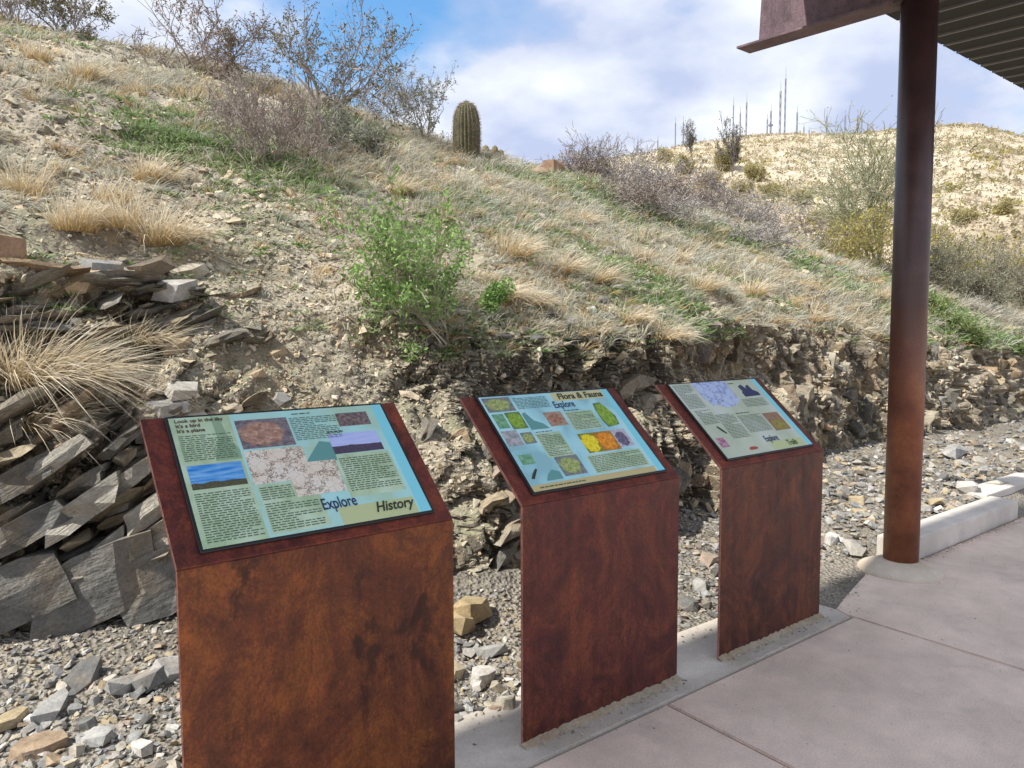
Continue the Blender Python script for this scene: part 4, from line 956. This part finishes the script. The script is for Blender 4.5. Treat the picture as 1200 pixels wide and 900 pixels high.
for px, py, r in ((240, 155, .7), (215, 165, .5), (330, 205, .6), (420, 150, .6), (1105, 375, 1.0), (1085, 350, .8), (1180, 400, 1.2), (820, 268, .7), (700, 235, 1.), (560, 250, .6), (760, 340, .7), (1165, 520, .8), (980, 330, .8), (640, 215, .8)):
    p = pick(px, py)
    if p: gpatch += np.exp(-((cC-np.array(p))**2).sum(-1)/r**2)
gm = inview*(cV > 0.9)*(cV < 2.03)*(np.clip(nz2*1.5-0.05, 0, 1)*0.35+gpatch*0.9)/np.maximum(cDist, 4)**1.8
Pn, Nn, Vn, Dn = scatter(4200, gm, rng)
parts = []
for k in range(len(Pn)):
    n_ = 16; s_ = np.clip(Dn[k]/7, 0.7, 1.7)
    a = rng.uniform(0, 2*np.pi, n_); qq = rng.random(n_)
    base = Pn[k]+np.stack([np.cos(a)*qq*0.08*s_, np.sin(a)*qq*0.08*s_, np.zeros(n_)], 1)
    d = np.stack([np.cos(a)*1.0, np.sin(a)*1.0, rng.uniform(.3, 1.2, n_)], 1); d /= np.linalg.norm(d, axis=1)[:, None]
    u = rng.random(); cA = np.array((.14, .24, .07))*(1-u)+np.array((.28, .32, .19))*u
    j = np.exp(rng.normal(0, .2, (n_, 1)))
    parts.append(blades(base, d, rng.uniform(.03, .10, n_)*s_, np.full(n_, 0.004+0.0005*Dn[k]), rng.uniform(.1, .4, n_), cA*j, cA*1.35*j, rng, 2))
V, F, C = cat(parts)
o = obj('green_sprouts', mesh_np('green_sprouts', V, F, M_veg, colr=C)); tag(o, 'low fresh green sprouts spread over the hillside', 'grass', kind='stuff')

# shrubs ---------------------------------------------------------------
def tubes(P0, P1, r0, r1, c_, sides=3):
    D = P1-P0; D /= np.linalg.norm(D, axis=1)[:, None]+1e-9
    H = np.where(np.abs(D[:, 2:3]) > 0.9, np.array([[1., 0, 0]]), np.array([[0, 0, 1.]]))
    X = np.cross(D, H); X /= np.linalg.norm(X, axis=1)[:, None]; Y = np.cross(D, X)
    V = []
    for P, r in ((P0, r0), (P1, r1)):
        for k in range(sides):
            a = k/sides*2*np.pi; V.append(P+(X*math.cos(a)+Y*math.sin(a))*r[:, None])
    V = np.stack(V, 1); n = len(P0)
    f = []
    for k in range(sides):
        b = (k+1) % sides; f += [(k, b, sides+b), (k, sides+b, sides+k)]
    F = (np.array(f)[None]+np.arange(n)[:, None, None]*2*sides).reshape(-1, 3)
    return V.reshape(-1, 3), F, np.repeat(c_, 2*sides, 0)
def grow(rng, h, w, stems, levels, r0, kids=3, up=0.5, lean=(0, 0), crook=0.22, seglen=0.3):
    """segments of a many-stemmed bush: list of (p0,p1,r0,r1,level)"""
    segs = []
    def run(p, d, L, r, lev):
        n = max(2, int(3+1*(levels-lev)*0.5)); 
        pts = [p]
        for i in range(n):
            d = d+rng.normal(0, crook, 3)+np.array([0, 0, up*0.06]); d /= np.linalg.norm(d)
            q = pts[-1]+d*L/n; segs.append((pts[-1], q, r*(1-0.5*i/n), r*(1-0.5*(i+1)/n), lev)); pts.append(q)
            if lev < levels:
                for _ in range(int(rng.integers(0, kids+1)) if i < n-1 else kids):
                    dd = d+rng.normal(0, 0.62, 3); dd[2] += up*0.25; dd /= np.linalg.norm(dd)
                    run(q, dd, L*rng.uniform(0.42, 0.72), r*(1-0.5*(i+1)/n)*0.68, lev+1)
    for s in range(stems):
        a = rng.uniform(0, 2*np.pi); q = rng.uniform(0.2, 1.0)
        d = np.array([math.cos(a)*q*w/2+lean[0], math.sin(a)*q*w/2+lean[1], h*rng.uniform(0.55, 0.9)]); L = np.linalg.norm(d)*0.55
        run(np.array([math.cos(a)*0.04, math.sin(a)*0.04, -0.06])*(0.3 if levels == 2 else 1.0), d/np.linalg.norm(d), L, r0*rng.uniform(0.6, 1.1), 0)
    return segs
def leaves(rng, pts, per, size, spread, cA, cB):
    n = len(pts)*per; P = np.repeat(pts, per, 0)+rng.normal(0, spread, (n, 3))
    X = rng.normal(size=(n, 3)); X /= np.linalg.norm(X, axis=1)[:, None]; Y = np.cross(X, rng.normal(size=(n, 3))); Y /= np.linalg.norm(Y, axis=1)[:, None]
    s = size*rng.uniform(.6, 1.4, (n, 1)); Zf = np.cross(X, Y)*s*0.18
    V = np.stack([P-X*s, P+Y*s*.42+Zf, P+X*s, P-Y*s*.42+Zf], 1).reshape(-1, 3)
    F = (np.array([[0, 1, 2], [0, 2, 3]])[None]+np.arange(n)[:, None, None]*4).reshape(-1, 3)
    return V, F, np.repeat(tint(rng, n, cA, cB, .18), 4, 0)
def shrub(name, loc, label, cat_, group, seed, h, w, stems=7, levels=3, r0=0.02, kids=3, bark=((.16, .13, .12), (.26, .22, .20)), leaf=None, up=0.5, lean=(0, 0), crook=0.22, minr=0.002, tips=2, rz=None, stemname='stems', fol='foliage'):
    rg = np.random.default_rng(seed)
    sg = grow(rg, h, w, stems, levels, r0, kids, up, lean, crook)
    P0 = np.array([s[0] for s in sg]); P1 = np.array([s[1] for s in sg]); a = np.array([s[2] for s in sg]); b = np.array([s[3] for s in sg]); lv = np.array([s[4] for s in sg])
    # bring the random growth to the asked height and width
    zt = np.percentile(P1[:, 2], 99); k = np.array([1, 1, h/max(zt, .05)])
    rad = np.percentile(np.hypot(P1[:, 0]-lean[0]*.5, P1[:, 1]-lean[1]*.5), 96); k[0] = k[1] = (w/2)/max(rad, .05)
    P0, P1 = P0*k, P1*k
    t = empty(name, loc); tag(t, label, cat_, group)
    V, F, C = tubes(P0, P1, np.maximum(a, minr), np.maximum(b, minr*0.8), tint(rg, len(P0), *bark))
    obj(stemname, mesh_np(stemname, V, F, M_twig, colr=C), t)
    if leaf:
        per, size, spread, cA, cB = leaf
        pts = P1[lv >= levels-tips+1]
        V, F, C = leaves(rg, pts, per, size, spread, cA, cB)
        obj(fol, mesh_np(fol, V, F, M_veg, colr=C), t)
    return t
PURP = ((.24, .20, .18), (.38, .33, .30)); GREYB = ((.30, .275, .26), (.46, .43, .41)); OLIVE = ((.10, .10, .04), (.19, .18, .08)); GRN = ((.18, .32, .09), (.34, .48, .19))
YEL = ((.32, .29, .07), (.48, .42, .14)); GG = ((.17, .18, .12), (.28, .29, .21))
SK = 'leafless shrubs along the ridge'
shrub('desert_shrub', pick(82, 38), 'dark scrubby bush rooted where the pale grass ridge is highest', 'shrub', SK, 1, 0.95, 1.5, 8, 3, .016, 2, PURP, (1, .022, .02, *OLIVE), minr=.004)
shrub('desert_shrub', pick(18, 30), 'small bare bush at the high grassy end of the ridge', 'shrub', SK, 2, 0.7, 1.1, 6, 3, .014, 2, PURP, minr=.004)
shrub('desert_shrub', pick(245, 92), 'wide bare twiggy bush on the ridge with many thin upright stems', 'shrub', SK, 3, 1.45, 2.2, 8, 3, .02, 2, PURP, (1, .02, .02, (.16, .12, .08), (.25, .2, .13)), minr=.0045)
shrub('desert_shrub', pick(180, 75), 'low bare sideways-growing bush beside the wide twiggy bush', 'shrub', SK, 4, 0.6, 1.6, 6, 3, .014, 2, PURP, minr=.004, lean=(.3, 0))
shrub('desert_shrub', pick(378, 134), 'tall open bush on the ridge with sparse leaf tufts against blue sky', 'shrub', SK, 25, 1.55, 2.6, 7, 3, .024, 2, PURP, (1, .022, .03, *OLIVE), minr=.0045, lean=(.2, 0))
shrub('desert_shrub', pick(450, 152), 'thin bare branches leaning towards the barrel cactus', 'shrub', SK, 6, 1.1, 1.6, 5, 3, .014, 2, GREYB, minr=.004, lean=(.3, 0))
shrub('desert_shrub', pick(497, 166), 'small airy bush with tiny leaves beside the barrel cactus', 'shrub', SK, 7, 1.05, 1.5, 7, 3, .014, 2, GREYB, (1, .02, .02, *GG), minr=.0035)
DB = 'dead brush on the slope'
shrub('dead_brush', pick(312, 188), 'tangled purple-brown dead brush on the slope above the green sprouts', 'shrub', DB, 8, 0.75, 1.15, 12, 3, .010, 2, PURP, minr=.003, crook=.3)
shrub('dead_brush', pick(350, 182), 'thin purple-grey dead brush below the tall open bush', 'shrub', DB, 9, 0.55, 0.95, 9, 3, .008, 2, PURP, minr=.003, crook=.3)
shrub('dead_brush', pick(275, 140), 'greyish dead brush just below the wide twiggy ridge bush', 'shrub', DB, 10, 0.5, 0.9, 8, 3, .008, 2, PURP, minr=.003, crook=.3)
shrub('desert_shrub', pick(425, 190), 'low rounded grey-green bush below the leaning bare branches', 'shrub', None, 11, 0.5, 1.1, 9, 3, .008, 2, GREYB, (1, .018, .03, *GG), minr=.003)
shrub('desert_shrub', pick(370, 165), 'low grey twiggy cushion bush under the tall open bush', 'shrub', None, 12, 0.4, 1.0, 7, 3, .008, 2, GREYB, (1, .018, .03, *GG), minr=.003)
BR = 'grey brush thicket along the crest'
for q, (px, py, h, w_) in enumerate([(690, 205, .75, 1.4), (725, 212, .95, 1.6), (760, 222, .8, 1.8), (800, 238, .8, 1.8), (845, 252, .8, 1.8), (890, 266, .75, 1.8), (740, 240, .7, 1.6), (790, 260, .6, 1.6), (880, 285, .5, 1.5), (930, 278, .6, 1.8)]):
    p = pick(px, py)
    if p: shrub('dead_brush', p, 'dense leafless grey brush in the thicket along the crest', 'shrub', BR, 40+q, h*0.85, w_*1.2, 15, 3, .009, 2, GREYB if q % 3 else PURP, minr=.0045, crook=.34)
# green-leaved bush over the lip of the bank
p = pick(520, 392)
shrub('brittlebush', p, 'bright green leafy bush with pale stems rooted on the bank lip', 'shrub', None, 70, 0.86, 1.05, 8, 3, .007, 2, ((.34, .31, .24), (.48, .44, .36)), (2, .021, .024, *GRN), minr=.0024, lean=(-.45, .15), up=.9, tips=1)
p = pick(578, 372)
shrub('brittlebush', p, 'small sprig of green leaves beside the bright green leafy bush', 'shrub', None, 71, 0.26, 0.2, 4, 2, .005, 2, ((.34, .31, .24), (.48, .44, .36)), (6, .017, .02, *GRN), minr=.002)
# right-hand side, behind and beyond the post
d = az_dir(1022); p = ground_at(*(d*18.5)); 
shrub('palo_verde', p, 'tall airy bare-branched tree rising beside the round post', 'tree', None, 80, 3.0, 4.6, 5, 3, .035, 3, ((.25, .26, .16), (.38, .38, .27)), (1, .02, .04, (.28, .28, .16), (.4, .38, .24)), minr=.006, stemname='trunk', fol='crown')
d = az_dir(1010); p = ground_at(*(d*16.5))
shrub('creosote_bush', p, 'yellow-green leafy bush below the airy bare-branched tree', 'shrub', None, 81, 1.1, 2.3, 11, 3, .014, 2, ((.26, .23, .14), (.38, .34, .22)), (1, .026, .05, *YEL), minr=.004)
YG = 'yellowish bushes beyond the post'
for q, (px, r, h, w_, lf) in enumerate([(1105, 19, 1.3, 2.2, YEL), (1150, 21, 1.3, 2.4, GG), (1190, 22, 1.4, 2.4, YEL), (1140, 17, .8, 1.8, GG), (1085, 17, .9, 1.6, GG), (1215, 20, 1.2, 2.0, GG), (1175, 26, 1.8, 3.0, YEL)]):
    d = az_dir(px); p = ground_at(*(d*r))
    shrub('creosote_bush', p, 'straggly yellow-grey bush behind the bank beyond the round post', 'shrub', YG, 82+q, h, w_, 11, 3, .014, 2, ((.24, .21, .16), (.36, .32, .26)), (1, .026, .05, *lf), minr=.0045)
HG_ = 'green herb clumps on the bank top'
for q, (px, py) in enumerate([(1110, 388), (1085, 368), (1140, 404), (1192, 412)]):
    p = pick(px, py)
    if p: shrub('green_herb', p, 'low green herb clump on the bank top beyond the round post', 'plant', HG_, 100+q, .3, .7, 9, 2, .006, 2, ((.12, .16, .06), (.18, .22, .09)), (3, .026, .05, (.16, .22, .08), (.28, .33, .15)), minr=.003)

# cacti ---------------------------------------------------------------
def cactus_body(name, h, w, ribs, mat, parent, loc, depth=0.09):
    seg = ribs*4; prof = []
    for i in range(22):
        t = i/21; r = (math.sin(math.pi*(0.16+0.84*t))**0.55 if t > 0.4 else 0.86+0.14*math.sin(math.pi*t/0.8)**1)
        if t > 0.4: r = max(0.0, 1-((t-0.4)/0.6)**3.2)**0.5
        prof.append((r*w/2, t*h))
    V, F = [], []
    for r, z in prof:
        for k in range(seg):
            a = k/seg*2*math.pi; rr = r*(1-depth+depth*math.cos(a*ribs))
            V.append((rr*math.cos(a), rr*math.sin(a), z))
    for i in range(len(prof)-1):
        for k in range(seg): F.append((i*seg+k, i*seg+(k+1) % seg, (i+1)*seg+(k+1) % seg, (i+1)*seg+k))
    o = obj(name, mesh_np(name, np.array(V), np.array(F), mat, True), parent, loc)
    # spines in clusters down every ridge
    rg = np.random.default_rng(int(h*1000)+ribs); P0, P1 = [], []
    for k in range(ribs):
        a = k/ribs*2*math.pi
        for t in np.linspace(0.03, 0.99, max(8, int(h/0.035))):
            r = np.interp(t*h, [q_[1] for q_ in prof], [q_[0] for q_ in prof]); b = np.array([r*math.cos(a), r*math.sin(a), t*h])
            for _ in range(4):
                d = np.array([math.cos(a), math.sin(a), 0.25*t])+rg.normal(0, .7, 3); d /= np.linalg.norm(d)
                P0.append(b); P1.append(b+d*w*0.085*rg.uniform(.6, 1.3))
    P0, P1 = np.array(P0), np.array(P1)
    V, F, C = tubes(P0, P1, np.full(len(P0), w*.006), np.full(len(P0), w*.002), tint(rg, len(P0), (.30, .20, .13), (.48, .36, .26)))
    s = obj('spines', mesh_np('spines', V, F, M_twig, colr=C), o); tag(s, kind='stuff'); return o
m = Mat('cactus_skin', 0.7, 0.3); P = m.coord('Object')
M_cact = m.color(m.ramp(m.noise(P, 9, 6), [(0.35, (0.085, 0.085, 0.05)), (0.65, (0.15, 0.145, 0.085))])).m
M_cact2 = Mat('cactus_skin_gold', 0.7, 0.3).color((0.20, 0.16, 0.07)).m
p = pick(547, 186); bc = empty('barrel_cactus', (p.x, p.y, p.z-0.06)); tag(bc, 'tall ribbed barrel cactus standing on the ridge crest', 'cactus')
sc_ = (p-Vector(CAM)).length/13.6
cactus_body('body', 1.06*sc_, 0.48*sc_, 22, M_cact, bc, (0, 0, 0))
p = pick(576, 187); hc = empty('hedgehog_cactus', (p.x, p.y, p.z)); tag(hc, 'small golden cactus clump at the foot of the tall barrel cactus', 'cactus')
for dx_, dy_, h_, w_ in ((-.10, .06, .33, .15), (.06, -.02, .30, .14), (.16, .05, .24, .14), (.05, -.14, .22, .12), (-.02, .12, .26, .13)):
    cactus_body('stem', h_*sc_, w_*sc_, 11, M_cact2, hc, (dx_*cr[0]+dy_*cv[0], dx_*cr[1]+dy_*cv[1], -0.03))
# boulders
def boulder(px, py, s, label, mat, seed, rot=0):
    p = pick(px, py); rr = random.Random(seed); global rnd; rnd = rr
    bm = hull_proto(22, 0.8); me = bm_mesh('boulder', bm, mat); o = obj('boulder', me, None, (p.x, p.y, p.z+s[2]*0.22)); o.scale = s; o.rotation_euler = (0.1, 0.15, rot); tag(o, label, 'boulder'); return o
boulder(4, 306, (.24, .24, .26), 'orange-brown boulder wedged on the rock ledge above the golden grass', M_red, 3, .5)
boulder(648, 203, (.55, .45, .36), 'reddish boulder on the crest between the cactus and the grey brush', M_red, 5, .3)
boulder(632, 208, (.3, .3, .25), 'small angular boulder beside the reddish crest boulder', M_stone_o, 8, 1)
rnd = random.Random(99)
for k, (px, py, s_) in enumerate([(640, 372, .16), (665, 380, .13), (690, 365, .15), (612, 388, .14), (705, 352, .12), (650, 392, .11), (675, 396, .12), (628, 398, .10), (715, 372, .11), (590, 396, .12),
        (205, 345, .26), (150, 330, .22), (180, 318, .24), (120, 318, .2), (225, 322, .2), (95, 335, .22), (205, 412, .18), (215, 460, .16), (200, 480, .2), (225, 500, .18), (330, 470, .1), (300, 440, .09), (270, 480, .12), (325, 415, .1)]):
    p = pick(px, py)
    if p is None: continue
    o = bpy.data.objects.new('stone', flat_me[k % len(flat_me)] if k > 9 else chunk_me[k % 16]); 
    o.matrix_local = Matrix.Translation((p.x, p.y, p.z+s_*.1)) @ Matrix.Rotation(rng.uniform(-.6, .6), 4, 'Z') @ Matrix.Rotation(R(20)+rng.normal(0, .2), 4, 'X') @ Matrix.Rotation(rng.normal(-.2, .2), 4, 'Y') @ Matrix.Diagonal((s_*1.3, s_, s_*(.5 if k > 9 else .7), 1))
    link(o, hill)

# ------------------------------------------------------------------ far hill, its scrub and the masts
SKY = [(400, 250), (640, 200), (760, 178), (800, 170), (870, 161), (930, 159), (990, 160), (1050, 153), (1100, 149), (1130, 148), (1200, 166), (1300, 190), (1500, 235), (1800, 270)]
RC = 260.0
pxs = np.linspace(300, 2600, 200)
dirs = np.array([az_dir(q_) for q_ in pxs])
sky_y = np.interp(pxs, *zip(*SKY))
elev = []
for q_, yy in zip(pxs, sky_y):
    d_ = px_ray(q_, yy); elev.append(d_.z/math.hypot(d_.x, d_.y))
elev = np.array(elev)
rr_ = np.concatenate([np.linspace(45, RC, 120), np.linspace(RC, 520, 26)[1:]])
def far_z(Rr, E):
    zc = CH+RC*E
    up_ = np.clip((Rr-45)/(RC-45), 0, 1); return np.where(Rr <= RC, -0.4+(zc+0.4)*(0.85*up_+0.15*np.sin(up_*np.pi/2)), zc-(Rr-RC)*0.12)
RR, EE = np.meshgrid(rr_, elev, indexing='ij')
FX = rr_[:, None]*dirs[None, :, 0]; FY = rr_[:, None]*dirs[None, :, 1]; FZ = far_z(RR, EE)
pp_ = np.stack([FX, FY, FZ*0], -1).reshape(-1, 3)
FZ = FZ+((3.2*fbm(pp_*0.028, 4, 81)+1.0*fbm(pp_*0.14, 4, 82)).reshape(FZ.shape))*np.clip((RR-45)/40, 0, 1)*(1-0.85*np.exp(-((RR-RC)/45)**2))
m = Mat('far_hill_soil', 0.95, 0.1); P = m.world()
c = m.ramp(m.noise(P, 0.055, 9, 0.7), [(0.30, (0.38, 0.31, 0.21)), (0.45, (0.52, 0.44, 0.32)), (0.6, (0.62, 0.54, 0.41)), (0.75, (0.52, 0.40, 0.29))])
c = m.mix(0.7, c, m.ramp(m.noise(P, 0.5, 7, 0.75), [(0.35, G3(0.6)), (0.65, G3(1.3))]), 'MULTIPLY')
m.color(c); m.bump(m.noise(P, 0.35, 8, 0.7), 0.6, 1.0)
fi = np.arange(len(rr_)-1)[:, None]*len(pxs)+np.arange(len(pxs)-1)[None, :]
FP = np.stack([FX, FY, FZ], -1)
far = obj('far_hill', mesh_np('far_hill', FP.reshape(-1, 3), np.stack([fi, fi+1, fi+len(pxs)+1, fi+len(pxs)], -1).reshape(-1, 4), m.m)); tag(far, kind='structure')
n = 13000
si = rng.uniform(8, 120, n); sj = rng.uniform(25, 110, n)
i0, j0 = si.astype(int), sj.astype(int); fa, fb = (si-i0)[:, None], (sj-j0)[:, None]
SP = FP[i0, j0]*(1-fa)*(1-fb)+FP[np.minimum(i0+1, len(rr_)-1), j0]*fa*(1-fb)+FP[i0, j0+1]*(1-fa)*fb+FP[np.minimum(i0+1, len(rr_)-1), j0+1]*fa*fb
sz = np.exp(rng.normal(math.log(0.5), 0.4, n))
parts = []
nl = 11
ctr = np.repeat(SP, nl, 0)+rng.normal(0, 1, (n*nl, 3))*np.repeat(sz, nl)[:, None]*np.array([.55, .55, .35])+np.array([0, 0, .35])
X = rng.normal(size=(n*nl, 3)); X /= np.linalg.norm(X, axis=1)[:, None]; Y = np.cross(X, rng.normal(size=(n*nl, 3))); Y /= np.linalg.norm(Y, axis=1)[:, None]
s = (np.repeat(sz, nl)*rng.uniform(.16, .40, n*nl))[:, None]
V = np.stack([ctr-X*s, ctr+Y*s*.7, ctr+X*s, ctr-Y*s*.7], 1).reshape(-1, 3)
F = (np.array([[0, 1, 2], [0, 2, 3]])[None]+np.arange(n*nl)[:, None, None]*4).reshape(-1, 3)
t = rng.random(n); cs = np.where(t[:, None] < .35, tint(rng, n, (.28, .25, .15), (.38, .34, .21)), np.where(t[:, None] < .55, tint(rng, n, (.28, .25, .07), (.36, .32, .12)), tint(rng, n, (.44, .37, .26), (.58, .5, .38))))
o = obj('hill_scrub', mesh_np('hill_scrub', V, F, M_veg, colr=np.repeat(cs, nl*4, 0))); tag(o, 'low scrub dotted over the sunlit far hill', 'scrub', kind='stuff')
fbvh = BVHTree.FromPolygons([tuple(v) for v in FP.reshape(-1, 3).tolist()], [tuple(f_) for f_ in np.stack([fi, fi+1, fi+len(pxs)+1, fi+len(pxs)], -1).reshape(-1, 4).tolist()])
def far_pick(px, py):
    loc, *_ = fbvh.ray_cast(Vector(CAM), px_ray(px, py)); return loc
PV = 'yellow-green trees low on the far hill'
for q, (px, py, hp, wp) in enumerate([(800, 205, 34, 40), (850, 200, 36, 44), (885, 212, 30, 40), (868, 232, 28, 50), (905, 232, 26, 40), (935, 240, 24, 40), (830, 222, 28, 44), (960, 262, 22, 40), (1130, 262, 24, 40), (1180, 250, 26, 44), (985, 270, 30, 50), (780, 190, 22, 30)]):
    p = far_pick(px, py)
    if p is None: continue
    z_d = project(p)[2]; h_, w_ = 0.62*hp*z_d/FPX, 0.6*wp*z_d/FPX
    shrub('palo_verde', p, 'yellow-green desert tree low on the sunlit far hill', 'tree', PV, 130+q, h_, w_, 6, 3, .10, 3, ((.20, .19, .10), (.30, .28, .16)), (1, .09*z_d/90, .22*z_d/90, (.40, .35, .16), (.52, .46, .26)), minr=.03, stemname='trunk', fol='crown')
for q, (px, py, hp, wp, lab) in enumerate([(858, 206, 66, 36, 'slender dark tree whose top stands against the sky among the masts'), (812, 190, 46, 24, 'slim tree with a small rounded top on the far hill skyline')]):
    p = far_pick(px, py); z_d = project(p)[2]
    shrub('slender_tree', p, lab, 'tree', None, 160+q, hp*z_d/FPX, wp*z_d/FPX, 3, 3, .09, 2, ((.16, .14, .14), (.24, .21, .20)), (1, .16, .25, (.12, .13, .10), (.2, .2, .15)), up=1.6, minr=.035, stemname='trunk', fol='crown')
# a farther ridge that carries the masts, hidden behind the far hill's crest
rpx = np.linspace(600, 1300, 60); rd = np.array([az_dir(q_) for q_ in rpx]); rz2 = []
for q_ in rpx:
    d_ = px_ray(q_, np.interp(q_, *zip(*SKY))+9); rz2.append(CH+620*d_.z/math.hypot(d_.x, d_.y))
rz2 = np.array(rz2)*np.clip(np.minimum(rpx-600, 1300-rpx)/150, 0, 1)**0.7
prof = [(430, 0.0), (500, .45), (560, .82), (600, .97), (640, 1.0), (700, .8), (800, .3), (860, 0)]
RV = np.array([[(d_[0]*r, d_[1]*r, -0.5+(z+.5)*f_) for d_, z in zip(rd, rz2)] for r, f_ in prof])
ri = np.arange(len(prof)-1)[:, None]*60+np.arange(59)[None, :]
o = obj('distant_ridge', mesh_np('distant_ridge', RV.reshape(-1, 3), np.stack([ri, ri+1, ri+61, ri+60], -1).reshape(-1, 4), m.m)); tag(o, kind='structure')
M_mast_haze = Mat('mast_haze', 0.6, 0.4).color((0.30, 0.32, 0.40)).m  # distance haze painted in as a pale blue-grey
MG = 'radio masts on the distant ridge'
for (px, ytop, wd) in [(745, 159, .5), (768, 159, .5), (788, 137, .5), (797, 136, .6), (854, 114, .45), (862, 125, .6), (869, 111, .8), (893, 134, .6), (897, 123, .9), (907.5, 96, 1.1), (913, 79, .8), (927, 125, .8), (935, 145, .5), (941, 149, .4), (961, 130, .9), (982, 129, .8), (988, 149, .7), (996.5, 129, .9), (1001, 134, .5), (1008, 141, .6)]:
    d_ = az_dir(px); r = 622.0
    zb = float(np.interp(px, rpx, rz2))*0.985-4
    dr = px_ray(px, ytop); zt = CH+r*dr.z/math.hypot(dr.x, dr.y)
    t = empty('radio_mast', (d_[0]*r, d_[1]*r, zb)); H_ = zt-zb
    if ytop == 79: tag(t, 'tallest thin radio mast on the distant ridge', 'mast', MG)
    elif px == 897: tag(t, 'radio mast with a wide platform part-way up', 'mast', MG)
    else: tag(t, 'thin grey radio mast standing on the distant ridge', 'mast', MG)
    P0, P1, ra = [], [], []
    hh = H_*0.86; nb_ = max(4, int(hh/6)); wd2 = wd*0.62
    legs = [np.array([math.cos(a), math.sin(a), 0])*wd2 for a in (0.3, 2.4, 4.5)]
    for i_ in range(nb_):
        z0_, z1_ = hh*i_/nb_, hh*(i_+1)/nb_
        for k_ in range(3):
            a_, b_ = legs[k_], legs[(k_+1) % 3]; up0, up1 = np.array([0, 0, z0_]), np.array([0, 0, z1_])
            P0 += [a_+up0, a_+up0]; P1 += [a_+up1, b_+up1]; ra += [.27, .14]
    V, F, C = tubes(np.array(P0), np.array(P1), np.array(ra), np.array(ra), np.full((len(P0), 3), .3))
    obj('lattice', mesh_np('lattice', V, F, M_mast_haze), t)
    V, F, C = tubes(np.array([[0, 0, hh-1]]), np.array([[0, 0, H_]]), np.array([.30]), np.array([.16]), np.full((1, 3), .3), 6)
    obj('antenna', mesh_np('antenna', V, F, M_mast_haze), t)
    if px == 897:
        obj('platform', bm_mesh('platform', box_bm(-3.2, 1.2, -1.2, 1.2, H_*0.55, H_*0.55+1.2), M_mast_haze), t)
